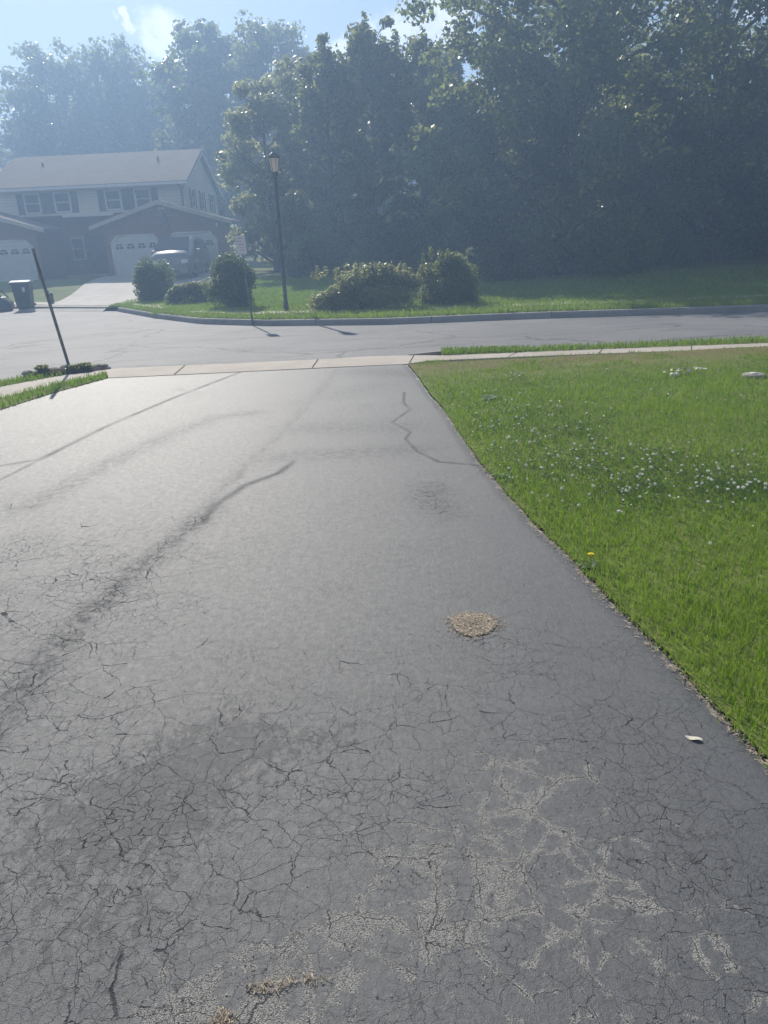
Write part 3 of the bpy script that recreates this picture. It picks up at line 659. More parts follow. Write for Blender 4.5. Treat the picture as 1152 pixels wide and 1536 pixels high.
GB = 'tall trees behind the house'
tA = make_tree('broadleaf_tree', 19.4, 5.5, 3.0, 'round', 21000, .40, M['leafB'], 11, .32, 'broad tree whose rounded crown peaks left over the house roof', GB, T(-28.6, 80))
tB = make_tree('broadleaf_tree', 17.3, 4.4, 3.5, 'round', 21000, .40, M['leafA'], 12, .34, 'tallest round crowned tree standing behind the right end of the house roof', GB, T(-11.6, 66))
tree_copy(tA, T(-22.6, 79), 2.0, (.85, .85, 1.0), 'narrower pale tree just left of the roof centre behind the house', GB)
tree_copy(tB, T(-38, 78), 1.2, (1.15, 1.15, .82), 'low crowned tree at the left edge of the view behind the house', GB)
tree_copy(tA, T(-6.6, 64), 3.6, (.8, .8, .86), 'tree in the gap between the house and the spiky row, far behind', GB)
tree_copy(tB, T(-18.0, 80), 4.1, (1.1, 1.1, .98), 'lower dark tree farther back over the middle of the roof', GB)
tree_copy(tA, T(-32, 88), 5.0, (1.1, 1, .86), 'wide hazy tree farthest back on the left', GB)
tree_copy(tB, T(-48, 82), .5, (1.3, 1.3, 1.05), 'broad tree left of the view behind the neighbouring plots', GB)

GM = 'row of trees across the street'
tC = make_tree('light_maple', 8.1, 2.4, .5, 'round', 19000, .19, M['leafC'], 21, .16, 'light green maple close to the right corner of the house, leafy to the ground', GM, T(-4.5, 38))
tD = make_tree('upright_tree', 8.7, 1.35, .5, 'column', 13000, .18, M['leafB'], 22, .14, 'slim spiky topped tree just right of the light maple', GM, T(-1.5, 34.5))
tree_copy(tD, T(.3, 34), 1.7, (1.1, 1.1, 1.06), 'tallest spiky topped tree in the middle of the row', GM)
tree_copy(tD, T(2.2, 34.3), 3.3, (1.1, 1.1, 1.0), 'spiky topped tree beside the great dark tree', GM)
tree_copy(tC, T(-2.6, 40), 2.4, (1.2, 1.2, 1.12), 'darker backed maple filling the gap behind the light maple', GM)
tree_copy(tD, T(-.6, 42), 4.4, (1.5, 1.5, 1.02), 'thick upright tree behind the spiky topped row', GM)
tree_copy(tD, T(3.4, 40), 5.2, (1.7, 1.6, 1.08), 'second thick upright tree behind the spiky topped row', GM)
for i, (x, y, sc, lb) in enumerate([(2, 72, .62, 'far tree closing the gap behind the spiky row'), (12, 76, .75, 'far tree beyond the great dark trees'), (24, 74, .7, 'far tree beyond the right end of the lawn'), (36, 70, .75, 'rightmost of the far trees beyond the lawn')]):
    tree_copy((tA, tB)[i % 2], T(x, y), i * 1.7 + .4, (1.1, 1.1, sc), lb, 'far trees beyond the row')
GR = 'dark trees on the right'
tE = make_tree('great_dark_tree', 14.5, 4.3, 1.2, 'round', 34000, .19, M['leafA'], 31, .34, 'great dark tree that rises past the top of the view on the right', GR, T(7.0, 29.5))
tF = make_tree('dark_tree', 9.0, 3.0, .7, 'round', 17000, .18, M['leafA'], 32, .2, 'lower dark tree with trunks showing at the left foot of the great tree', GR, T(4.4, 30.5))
tree_copy(tE, T(13.2, 31.5), 2.2, (1.0, 1.0, .95), 'second great dark tree at the right edge of the view', GR)
tree_copy(tE, T(9.8, 40), 4.0, (1.1, 1.1, .8), 'great dark tree standing behind the first pair on the right', GR)
tree_copy(tF, T(10.3, 32.5), 1.0, (1.05, 1, .8), 'low dark tree under the two great trees', GR)
tree_copy(tF, T(16.5, 35), 3.0, (1.2, 1.2, .95), 'dark tree low at the far right edge of the lawn', GR)
tree_copy(tE, T(19.5, 30), 5.0, (.95, .95, .9), 'great dark tree outside the right edge of the view', GR)
tree_copy(tF, T(6.0, 41), 5.1, (1.4, 1.3, .85), 'dark tree far behind the left foot of the great tree', GR)
tree_copy(tF, T(14.5, 44), 2.7, (1.6, 1.4, .9), 'dark tree in the deep shade behind the right hand pair', GR)
tree_copy(tF, T(20, 43), 4.7, (1.6, 1.6, .95), 'dark tree far right beyond the shaded lawn', GR)

def make_shrub(name, dims, n, size, seed, label, loc, mat_, group=None, lumps=26, wild=.0, stems=8):
    rx, ry, h = dims; rr = random.Random(seed); root = empty(name, loc); tag(root, label, 'shrub', group)
    C = []; RA = []
    for i in range(lumps):
        a = rr.random() * 6.283; q = math.sqrt(rr.random()); z = rr.random()
        prof = math.sqrt(max(.1, 1 - (z * 1.25 - .45) ** 2 * 1.4)) if h / rx < 3 else 1
        C.append((math.cos(a) * q * rx * .74 * prof, math.sin(a) * q * ry * .74 * prof, .12 * h + z * h * .74))
        s = rr.uniform(.2, .34); RA.append((rx * s + .05, ry * s + .05, h * s * .8))
    for i in range(int(lumps * wild)):
        a = rr.random() * 6.283; q = math.sqrt(rr.random()); C.append((math.cos(a) * q * rx * .9, math.sin(a) * q * ry * .9, h * rr.uniform(.82, 1.0))); RA.append((.06, .06, rr.uniform(.1, .22)))
    vol = np.array([a * b * c for a, b, c in RA]) ** .66; cnt = np.maximum(6, vol / vol.sum() * n).astype(int)
    V, F, t = leaf_cloud(C, RA, cnt, size, seed, .42); V[:, 2] = np.maximum(V[:, 2], .01)
    tm = MB()
    for i in range(stems):
        a = rr.random() * 6.283; q = rr.random() * .8
        tm.tube([(math.cos(a) * .1 * rx, math.sin(a) * .1 * ry, -.05), (math.cos(a) * q * rx * .5, math.sin(a) * q * ry * .5, h * .45), (math.cos(a) * q * rx * .8, math.sin(a) * q * ry * .8, h * .85)], [.025, .016, .006], 5)
    tm.build('stem', M['bark'], root); link_mesh('foliage', np_mesh('foliage', V, F, dict(tint=t)), mat_, root)
    return root
GS = 'shrubs beyond the far kerb'
make_shrub('round_shrub', (.86, .8, 1.5), 15000, .075, 41, 'rounded green shrub nearest the pale driveway, in front of the minivan', T(-7.95, 29.2), M['leafS'], GS, 34)
make_shrub('round_shrub', (.82, .75, 1.55), 17000, .065, 42, 'rounded green shrub right behind the far signpost', T(-4.15, 23.6), M['leafS'], GS, 36)
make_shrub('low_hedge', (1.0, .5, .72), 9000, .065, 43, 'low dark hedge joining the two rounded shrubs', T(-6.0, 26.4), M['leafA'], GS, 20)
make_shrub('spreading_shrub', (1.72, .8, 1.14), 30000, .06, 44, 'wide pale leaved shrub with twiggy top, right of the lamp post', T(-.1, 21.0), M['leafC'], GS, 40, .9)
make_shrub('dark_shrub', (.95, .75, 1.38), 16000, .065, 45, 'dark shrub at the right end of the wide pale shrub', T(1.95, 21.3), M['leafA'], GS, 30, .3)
GU = 'undergrowth beneath the dark trees'
for i, (x, y, a, b, h, lb) in enumerate([(4.9, 28.0, 1.6, .9, 1.7, 'dark undergrowth bush below the lower dark tree'), (8.4, 27.6, 1.8, .9, 2.0, 'broad dark bush at the foot of the great tree'), (2.6, 31.5, 1.3, .9, 2.4, 'tall dark bush between the spiky row and the great tree'),
                                          (.3, 31.8, 1.6, .8, 1.9, 'dark bush below the tallest spiky topped tree'), (-2.3, 33, 1.5, .8, 1.8, 'dark bush at the back of the sunlit lawn'), (11.2, 31, 2.0, .9, 2.2, 'dark bush at the back of the shaded right lawn'), (15.5, 33, 2.0, .9, 2.4, 'dark bush at the far right back of the lawn')]):
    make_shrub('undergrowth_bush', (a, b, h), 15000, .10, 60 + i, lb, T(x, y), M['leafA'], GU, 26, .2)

# ------------------------------------------------------------------ the house across the street
HB = .62
house = empty('duplex_house', (0, 0, 0)); tag(house, 'two storey house with pale siding above brick and two gabled garage wings', 'house')
fl = MB(); fl.box((-19.8, 44, 3.80), (-9.7, 53, 5.12)); 
fl.add([(-9.7, 44, 5.12), (-9.7, 53, 5.12), (-9.7, 48.5, 6.92), (-19.8, 44, 5.12), (-19.8, 53, 5.12), (-19.8, 48.5, 6.92)], [(0, 1, 2), (5, 4, 3)])
fl.box((-9.72, 45.2, HB - .4), (-9.7, 53, 3.8)); fl.build('siding_wall', M['siding'], house)
lw = MB(); lw.box((-19.8, 45.3, HB - .4), (-9.74, 52.9, 3.78)); lw.build('lower_brick_wall', M['brick'], house)
def slope_roof(name, pts2, axis, a, b, mat_, parent):
    m = MB(); m.prism(pts2, axis, a, b); return m.build(name, mat_, parent)
# main roof: two slopes with thickness
slope_roof('roof', [(43.55, 5.06), (48.5, 7.04), (53.45, 5.06), (53.45, 5.20), (48.5, 7.19), (43.55, 5.20)], 'x', -20.15, -9.42, M['shingle'], house)
gt = MB(); gt.box((-20.15, 43.42, 5.02), (-9.42, 43.54, 5.15)); gt.build('gutter', M['white'], house)
dp = MB(); dp.tube([(-9.85, 43.5, 5.02), (-9.85, 43.93, 4.7), (-9.85, 43.93, 3.35)], .045, 8); dp.build('downspout', M['shutter'], house)
bb = MB(); bb.prism([(43.5, 4.93), (48.5, 6.93), (53.5, 4.93), (53.5, 5.05), (48.5, 7.03), (43.5, 5.05)], 'x', -9.44, -9.40); bb.build('rake_board', M['white'], house)
bm_ = MB(); bm_.box((-16.3, 43.9, 3.68), (-13.6, 44.0, 3.795)); bm_.build('porch_trim', M['white'], house)
for x, z in [(-18.0, 6.3), (-11.6, 6.35)]:
    v = MB(); v.tube([(x, 46.9, z - .05), (x, 46.9, z + .38)], .06, 8); v.build('roof_vent', M['shutter'], house)
def window(xc, w, z0, z1, wall_y, parent, side=False):
    f = MB(); t = .075
    def b(m, x0, x1, zz0, zz1, d0, d1):
        if side: m.box((wall_y + d0, x0, zz0), (wall_y + d1, x1, zz1))
        else: m.box((x0, wall_y - d1, zz0), (x1, wall_y - d0, zz1))
    x0, x1 = xc - w / 2, xc + w / 2; zm = (z0 + z1) / 2
    b(f, x0, x1, z1 - t, z1, .0, .06); b(f, x0, x1, z0, z0 + t, .0, .06); b(f, x0, x0 + t, z0 + t, z1 - t, .0, .06); b(f, x1 - t, x1, z0 + t, z1 - t, .0, .06)
    b(f, x0 + t, x1 - t, zm - .025, zm + .025, .0, .05)
    wn = f.build('window', M['white'], parent)
    g_ = MB(); b(g_, x0 + t, x1 - t, z0 + t, zm - .025, .002, .022); b(g_, x0 + t, x1 - t, zm + .025, z1 - t, .002, .032); g_.build('pane', M['glass'], wn)
    return wn
def shutter(x0, x1, z0, z1, wall_y, parent, side=False):
    m = MB(); n = 14
    def b(a0, a1, c0, c1, d0, d1):
        if side: m.box((wall_y + d0, a0, c0), (wall_y + d1, a1, c1))
        else: m.box((a0, wall_y - d1, c0), (a1, wall_y - d0, c1))
    b(x0, x1, z0, z1, .002, .022); b(x0, x0 + .045, z0, z1, .023, .04); b(x1 - .045, x1, z0, z1, .023, .04)
    for i in range(n): z = z0 + (z1 - z0) * (i + .2) / n; b(x0 + .046, x1 - .046, z, z + (z1 - z0) / n * .45, .023, .036)
    return m.build('shutter', M['shutter'], parent)
for xc in (-17.76, -16.17, -13.49, -11.93):
    window(xc, .86, 3.92, 4.93, 44, house); shutter(xc - .80, xc - .46, 3.90, 4.93, 44, house); shutter(xc + .46, xc + .80, 3.90, 4.93, 44, house)
for yc in (45.8, 48.3, 51.2):
    window(yc, .8, 3.95, 4.95, -9.7, house, True); shutter(yc - .78, yc - .44, 3.95, 4.95, -9.7, house, True); shutter(yc + .44, yc + .78, 3.95, 4.95, -9.7, house, True)
# porch between the wings
fd = MB(); fd.box((-15.6, 45.22, HB), (-14.7, 45.29, 2.75)); fd.box((-15.7, 45.2, HB), (-15.61, 45.29, 2.85)); fd.box((-14.69, 45.2, HB), (-14.6, 45.29, 2.85)); dd = fd.build('front_door', M['darkwood'], house)
hn = MB(); hn.lathe([(.035, 0), (.04, .03), (.02, .06)], (-14.85, 45.2, 1.65), 10, axis='y'); hn.build('handle', M['rim'], dd)
window(-16.2, .7, 1.5, 2.7, 45.3, house)
sp_ = MB(); sp_.box((-16.55, 43.9, HB - .3), (-13.45, 45.3, HB + .12)); sp_.build('porch_step', M['walk'], house)
sc_ = MB(); sc_.lathe([(.05, 0), (.08, .05), (.07, .2), (.03, .26)], (-14.3, 45.22, 2.3), 10); sc_.build('porch_light', M['white'], house)
rl = MB(); 
for i in range(9): rl.box((-16.4 + .18 * i, 43.98, HB + .13), (-16.37 + .18 * i, 44.01, HB + .95))
rl.box((-16.45, 43.965, HB + .951), (-14.85, 44.025, HB + 1.0)); rl.build('porch_railing', M['shutter'], house)
# garage wings
def wing(xc, hw):
    z0, ze, zp = HB - .4, 3.02, 3.02 + .31 * (hw + .45)
    w = MB(); w.prism([(xc - hw, z0), (xc + hw, z0), (xc + hw, ze + .05), (xc, zp - .10), (xc - hw, ze + .05)], 'y', 41.0, 43.98); w.build('garage_wall', M['brick'], house)
    o = hw + .55
    r = MB(); r.prism([(xc - o, ze - .06), (xc, zp - .06), (xc + o, ze - .06), (xc + o, ze + .05), (xc, zp + .07), (xc - o, ze + .05)], 'y', 40.62, 43.97); rf = r.build('garage_roof', M['shingle'], house)
    f = MB(); f.prism([(xc - o - .01, ze - .14), (xc, zp - .15), (xc + o + .01, ze - .14), (xc + o + .01, ze + .045), (xc, zp + .06), (xc - o - .01, ze + .045)], 'y', 40.57, 40.615); f.build('fascia', M['walk'], rf)
    for s in (-1, 1):
        c = xc + s * 1.42; dw = 1.2; zt = HB + 1.95; zb = HB + .02; ch = .32
        d = MB(); d.prism([(c - dw, zb), (c + dw, zb), (c + dw, zt - ch), (c + dw - ch, zt), (c - dw + ch, zt), (c - dw, zt - ch)], 'y', 40.96, 40.997)
        for i in range(1, 4): d.box((c - dw, 40.945, zb + i * .48 - .008), (c + dw, 40.957, zb + i * .48 + .008))
        go = d.build('garage_door', M['door'], house)
        t = MB(); path = [(c - dw, zb), (c - dw, zt - ch), (c - dw + ch, zt), (c + dw - ch, zt), (c + dw, zt - ch), (c + dw, zb)]
        for (a0, b0), (a1, b1) in zip(path[:-1], path[1:]): t.tube([(a0, 40.96, b0), (a1, 40.96, b1)], .05, 4)
        t.build('door_trim', M['white'], go)
        for i in range(4):
            x = c - .84 + i * .56; p = MB(); pl = [(x - .19, zt - .62), (x + .19, zt - .62), (x + .19, zt - .50), (x + .12, zt - .41), (x, zt - .37), (x - .12, zt - .41), (x - .19, zt - .50)]
            p.prism(pl, 'y', 40.945, 40.955); p.box((x - .012, 40.938, zt - .62), (x + .012, 40.944, zt - .37), 1); p.box((x - .19, 40.938, zt - .515), (x - .013, 40.944, zt - .495), 1); p.box((x + .013, 40.938, zt - .515), (x + .19, 40.944, zt - .495), 1)
            p.build('door_window', [M['glass'], M['white']], go)
    fl_ = MB(); fl_.lathe([(.05, 0), (.05, .06)], (xc + .1, 40.93, zp - .30), 10, axis='y')
    for s in (-1, 1): fl_.lathe([(.03, -.14), (.075, -.02), (.08, .0)], (xc + .1 + s * .11, 40.9, zp - .33), 10, axis='y')
    fl_.build('floodlight', M['white'], house)
    nb = MB(); nb.box((xc - hw + .30 if xc > -15 else xc + hw - .66, 40.975, 1.98), (xc - hw + .66 if xc > -15 else xc + hw - .30, 40.998, 2.10)); nb.build('number_plaque', M['white'], house)
wing(-10.35, 2.95); wing(-19.55, 2.9)
sl = MB(); sl.lathe([(.04, 0), (.07, .04), (.06, .2), (.02, .25)], (-7.62, 40.92, 2.75), 10); sl.build('wall_lantern', M['white'], house)
pts = []
for i in range(10): a = math.pi / 2 + i * math.pi / 5; q = .44 if i % 2 == 0 else .17; pts.append((q * math.cos(a), q * math.sin(a)))
ws = MB(); n = 10
ws.add([(p[0], 0, p[1]) for p in pts] + [(p[0], -.02, p[1]) for p in pts] + [(0, -.07, 0)], [(i, (i + 1) % n, n + (i + 1) % n, n + i) for i in range(n)] + [(n + i, n + (i + 1) % n, 20) for i in range(n)])
tag(ws.build('wall_star', M['shutter'], None, (-10.2, 40.99, 3.22)), 'dark five pointed star hung on the right garage gable', 'wall decoration')

# ------------------------------------------------------------------ minivan
VX, VY = -9.0, 36.1; van = empty('minivan', (VX, VY, gzf(VX, VY) + .05)); van.scale = (1, .95, 1.1); tag(van, 'silver minivan parked nose out on the pale driveway behind the shrubs', 'van')
# stations along the length: (y, half width low, half width belt, half width roof, z sill, z belt, z roof)
STN = [(0.0, .62, .66, .60, .42, .62, .70), (.06, .82, .86, .76, .26, .84, .96), (.30, .88, .90, .78, .22, .95, 1.09), (.62, .90, .92, .78, .22, 1.02, 1.18), (1.55, .90, .93, .72, .22, 1.03, 1.66),
       (2.5, .90, .93, .72, .22, 1.03, 1.70), (3.6, .90, .93, .72, .22, 1.03, 1.71), (4.45, .89, .92, .70, .24, 1.03, 1.66), (4.72, .86, .89, .68, .34, 1.02, 1.50), (4.8, .78, .80, .62, .42, .98, 1.20)]
vb = MB(); ring = []; V = []
for (y, wl, wb, wr, zs, zb, zr) in STN:
    half = [(wl * .92, zs), (wl, zs + .12), (wb, (zs + zb) / 2), (wb * .985, zb), (wr + .04, zr - .10), (wr * .82, zr), (0, zr + .02)]
    V += [(x, y, z) for x, z in half] + [(-x, y, z) for x, z in half[-2::-1]]
k = 13; n = len(STN); Fs = []
for i in range(n - 1):
    for j in range(k - 1): a = i * k + j; Fs.append((a, a + 1, a + k + 1, a + k))
Fs += [tuple(range(k))[::-1], tuple(range((n - 1) * k, n * k))]
for i in range(n - 1): Fs.append((i * k + k - 1, i * k, (i + 1) * k, (i + 1) * k + k - 1))
vb.add(V, Fs, 0, True); vb.build('body', M['van'], van)
def lerp3(a, b, t): return tuple(a[i] + (b[i] - a[i]) * t for i in range(3))
ws_ = MB(); ws_.add([(-.76, .67, 1.14), (.76, .67, 1.14), (.68, 1.56, 1.60), (-.68, 1.56, 1.60), (-.76, .62, 1.22), (.76, .62, 1.22), (.68, 1.53, 1.70), (-.68, 1.53, 1.70)], [(0, 1, 2, 3), (4, 5, 6, 7), (0, 1, 5, 4), (1, 2, 6, 5), (2, 3, 7, 6), (3, 0, 4, 7)]); ws_.build('windshield', M['glass'], van)
for s in (-1, 1):
    for y0, y1, y2, y3 in [(1.55, 2.45, 2.45, 2.05), (2.52, 3.45, 3.45, 2.52), (3.52, 4.4, 4.3, 3.52)]:
        m = MB(); xb, xt = s * .928, s * .768
        q = [(xb, y0, 1.06), (xb, y1, 1.06), (xt, y2, 1.56), (xt, y3, 1.56)]; m.add(q + [(x + s * .012, y, z + .004) for x, y, z in q], [(0, 1, 2, 3), (4, 5, 6, 7), (0, 1, 5, 4), (1, 2, 6, 5), (2, 3, 7, 6), (3, 0, 4, 7)]); m.build('side_window', M['glass'], van)
    hl = MB(); hl.prism([(s * .50, .66), (s * .80, .68), (s * .83, .80), (s * .60, .82), (s * .50, .76)], 'y', .0, .16); hl.build('headlight', M['lens'], van, bevel=.01)
    mr_ = MB(); mr_.box((s * .93 if s > 0 else -1.13, 1.45, 1.04), (1.13 if s > 0 else -.93, 1.56, 1.20)); mr_.build('mirror', M['van'], van, bevel=.03)
    for y in (.92, 3.85):
        w = empty('wheel', (s * .82, y, .32), parent=van); t = MB(); t.lathe([(.2, -.1), (.31, -.11), (.33, -.06), (.33, .06), (.31, .11), (.2, .1)], (0, 0, 0), 24, axis='x'); t.build('tyre', M['rubber'], w)
        r_ = MB(); r_.lathe([(.21, -.07), (.20, .09), (.05, .105 * 1.0)], (0, 0, 0), 16, axis='x')
        r_.build('rim', M['rim'], w)
gr = MB(); gr.box((-.45, -.005, .64), (.45, .06, .78))
for i in range(4): gr.box((-.45, -.018, .65 + i * .034), (.45, -.006, .664 + i * .034), 1)
gr.build('grille', [M['black'], M['rim']], van); bg_ = MB(); bg_.lathe([(.055, 0), (.055, .012), (.03, .018)], (0, -.035, .72), 14, axis='y'); bg_.build('badge', M['rim'], van)
bp = MB(); bp.box((-.78, -.06, .28), (.78, .10, .52)); bp.build('bumper', M['van'], van, bevel=.04)
ai = MB(); ai.box((-.42, -.068, .31), (.42, -.061, .40)); ai.build('air_intake', M['black'], van); lp = MB(); lp.box((-.16, -.075, .42), (.16, -.0615, .51)); lp.build('license_plate', M['white'], van)

# ------------------------------------------------------------------ street furniture
LX_, LY_ = -2.39, 21.57; lz = gzf(LX_, LY_); lamp = empty('street_lamp', (LX_, LY_, lz)); tag(lamp, 'black post with a frosted lantern on top beyond the far kerb', 'street lamp')
p = MB(); p.lathe([(.07, -.05), (.07, .22), (.050, .28), (.044, 2.0), (.036, 3.32), (.05, 3.34), (.05, 3.40)], (0, 0, 0), 14); p.build('post', M['black'], lamp)
cg = MB(); cg.lathe([(.045, 3.40), (.08, 3.45), (.088, 3.49)], (0, 0, 0), 6, sm=False); 
for i in range(6):
    a = i * math.pi / 3; cg.tube([(.084 * math.cos(a), .084 * math.sin(a), 3.485), (.140 * math.cos(a), .140 * math.sin(a), 3.82)], .008, 5)
cg.build('lantern_cage', M['black'], lamp); ln = MB(); ln.lathe([(.078, 3.495), (.130, 3.815)], (0, 0, 0), 6, sm=False); ln.build('lantern_glass', M['frost'], lamp)
cp = MB(); cp.lathe([(.155, 3.82), (.155, 3.845), (.105, 3.91), (.045, 3.95), (.018, 3.98), (.022, 4.01), (.002, 4.03)], (0, 0, 0), 12); cp.build('lantern_cap', M['black'], lamp)

def signpost(label, loc, lean_x, lean_y, h, plate, face, pr, psq=False):
    root = empty('signpost', loc); tag(root, label, 'sign'); tip = Vector((lean_x, lean_y, h))
    m = MB(); m.tube([tip * -.05, tip * .5, tip], pr, 8); m.build('post', M['steel'], root)
    pw, ph, zc = plate[:3]; m = MB(); m.box((-pw / 2, -.004, -ph / 2), (pw / 2, 0, ph / 2))
    c = tip * (zc / h); o = m.build('plate', plate[3], root, c + Vector((0, -pr - .003, 0)) if not face else c + Vector((math.sin(face) * (pr + .003), -math.cos(face) * (pr + .003), 0)))
    o.rotation_euler = (0, math.atan2(lean_x, h), face); return root, o
root, plate_ = signpost('small white sign with faded red marks on a thin post before the rounded shrub', (-3.0, 18.88 + .5, 0.0), -.10, 0, 1.95, (.235, .42, 1.76, M['sign']), 0.0, .022)
mk = MB()
for z0, z1, x0, x1 in [(.13, .165, -.07, .075), (.07, .10, -.085, .03), (-.01, .022, -.06, .07), (-.07, -.045, -.08, .06), (-.13, -.105, -.03, .07)]: mk.box((x0, -.0065, z0), (x1, -.0045, z1))
mk.build('faded_marking', M['signred'], plate_)
signpost('steel signpost leaning left out of the stony planting bed, its plate edge on', (-4.68, 11.88, .0), -.24, .02, 1.80, (.20, .34, 1.60, M['sign']), R(-68), .024)

# wheelie bin
def wheelie_bin(label, loc, rz, w=.62, h=.98):
    root = empty('wheelie_bin', loc, rz); tag(root, label, 'bin'); d = .62
    b = MB(); a0, a1 = .40, .5; z0, z1 = .06, h
    lo = [(-w * a0, -d * a0), (w * a0, -d * a0), (w * a0, d * a0), (-w * a0, d * a0)]; hi = [(-w * a1, -d * a1), (w * a1, -d * a1), (w * a1, d * a1), (-w * a1, d * a1)]
    b.add([(x, y, z0) for x, y in lo] + [(x, y, z1) for x, y in hi], [(3, 2, 1, 0), (4, 5, 6, 7), (0, 1, 5, 4), (1, 2, 6, 5), (2, 3, 7, 6), (3, 0, 4, 7)]); b.build('body', M['plastic'], root, bevel=.03)
    r = MB(); r.box((-w * .54, -d * .54, h - .05), (w * .54, -d * .505, h)); r.build('rim', M['plastic'], root)
    l = MB(); l.prism([(-d * .58, h + .005), (d * .55, h + .005), (d * .55, h + .05), (0, h + .085), (-d * .58, h + .04)], 'x', -w * .56, w * .56); l.build('lid', M['lid'], root, bevel=.012)
    hb = MB(); hb.tube([(-w * .4, d * .66, h - .03), (w * .4, d * .66, h - .03)], .018, 8); hb.build('handle', M['plastic'], root)
    lab = MB(); lab.box((w * .10, -d * .5 - .002, h * .68), (w * .26, -d * .5 + .006, h * .84)); lab.build('sticker', M['sign'], root)
    for s in (-1, 1):
        wv = MB(); wv.lathe([(.04, -.03), (.11, -.03), (.12, 0), (.11, .03), (.04, .03)], (s * w * .43, d * .42, .115), 16, axis='x'); wv.build('wheel', M['rubber'], root)
    return root
wheelie_bin('dark wheelie bin with a bright sunlit lid by the pale driveway', (-12.95, 29.75, -.115), R(8))
# basketball stand at the left edge
bh = empty('basketball_stand', (-14.05, 29.9, -.115), R(15)); tag(bh, 'dark portable basketball stand with a wide base left of the bin', 'basketball stand')
b = MB(); b.prism([(-.55, 0), (.55, 0), (.50, .30), (.28, .50), (-.30, .50), (-.52, .28)], 'y', -.42, .42); b.build('base', M['plastic'], bh, bevel=.05)
b = MB(); b.tube([(.15, 0, .48), (-.25, 0, 1.5), (-.45, 0, 2.6)], .05, 10); b.build('pole', M['black'], bh)
b = MB(); b.tube([(.42, 0, .46), (-.10, 0, 1.12)], .022, 8); b.build('strut', M['black'], bh)
b = MB(); b.box((-.75, -.55, 2.35), (-.70, .55, 3.05)); b.build('backboard', M['plastic'], bh)
b = MB(); b.tube([(-.45, 0, 2.6), (-.70, 0, 2.6)], .03, 8); b.build('arm', M['black'], bh)
b = MB(); b.tube([(-.98 + .22 * math.cos(i * math.pi / 8), .22 * math.sin(i * math.pi / 8), 2.48) for i in range(17)], .012, 6, cap=False); b.build('hoop', M['signred'], bh)
# two stubby dark markers on the footpath
m = MB(); m.tube([(0, 0, -.05), (-.03, 0, .42)], [.035, .028], 8); m.lathe([(.035, .40), (.045, .43), (.02, .46)], (-.03, 0, 0), 8)
tag(m.build('path_stake', M['black'], None, (-12.42, 30.75, .06)), 'thinner taller dark stake at the edge of the footpath beside the bin', 'stake')
m = MB(); m.lathe([(.07, -.05), (.07, .30), (.055, .36), (.02, .38)], (0, 0, 0), 10)
tag(m.build('path_stake', M['plastic'], None, (-12.22, 30.45, .06)), 'thicker shorter dark stub on the footpath beside the bin', 'stake')

# ------------------------------------------------------------------ planting bed and stones
bedm = MB(); NB = 22
for j, (q, z) in enumerate([(1.0, .012), (.8, .05), (.45, .08), (.12, .09)]): bedm.v += [(-4.70 + .62 * q * math.cos(2 * math.pi * i / NB) * (1 + .1 * math.sin(5 * i)), 11.72 + .22 * q * math.sin(2 * math.pi * i / NB) + .25 * q * math.cos(2 * math.pi * i / NB), z) for i in range(NB)]
for j in range(3):
    for i in range(NB): bedm.f.append([j * NB + i, j * NB + (i + 1) % NB, (j + 1) * NB + (i + 1) % NB, (j + 1) * NB + i]); bedm.m.append(0); bedm.s.append(True)
bedm.f.append(list(range(3 * NB, 4 * NB))); bedm.m.append(0); bedm.s.append(True)
tag(bedm.build('planting_bed', M['soil']), kind='structure')
def rock_mesh(seed, r):
    bm = bmesh.new(); bmesh.ops.create_icosphere(bm, subdivisions=2, radius=r); rr = random.Random(seed)
    ax = [Vector((rr.gauss(0, 1), rr.gauss(0, 1), rr.gauss(0, 1))).normalized() for _ in range(7)]
    for v in bm.verts:
        d = v.co.normalized(); f = 1
        for a in ax: f = min(f, .72 / max(.05, d.dot(a)) if d.dot(a) > .72 else 1)
        v.co = d * r * f * (1 + rr.uniform(-.04, .04)); v.co.z *= .62
    me = bpy.data.meshes.new('rock'); bm.to_mesh(me); bm.free(); return me
RM = [rock_mesh(i, 1.0) for i in range(4)]
for me in RM: me.materials.append(M['rock'])
rr = random.Random(9)
for i in range(13):
    t = i / 12; x = -5.22 + 1.0 * t; y = 11.52 + .42 * t + rr.uniform(-.05, .05); s = rr.uniform(.055, .11)
    o = bpy.data.objects.new('edging_stone', RM[i % 4]); COL.objects.link(o); o.location = (x, y + .10, .02 + s * .4); o.scale = (s * 1.2, s, s); o.rotation_euler = (0, 0, rr.random() * 6)
    tag(o, 'rough field stone edging the planting bed at the leaning signpost', 'stone', 'stones round the planting bed')
GP = 'low plants in the planting bed'
for i, (x, y, s) in enumerate([(-5.0, 11.62, .085), (-4.55, 11.70, .06), (-4.42, 11.78, .07)]):
    make_shrub('bed_plant', (s * 1.3, s * .8, s * 1.1), 420, .045, 80 + i, ['low leafy plant at the left end of the stony bed', 'low leafy plant right at the foot of the leaning post', 'low leafy plant at the right end of the stony bed'][i], (x, y, .06), M['leafC'], GP, 10, stems=3)

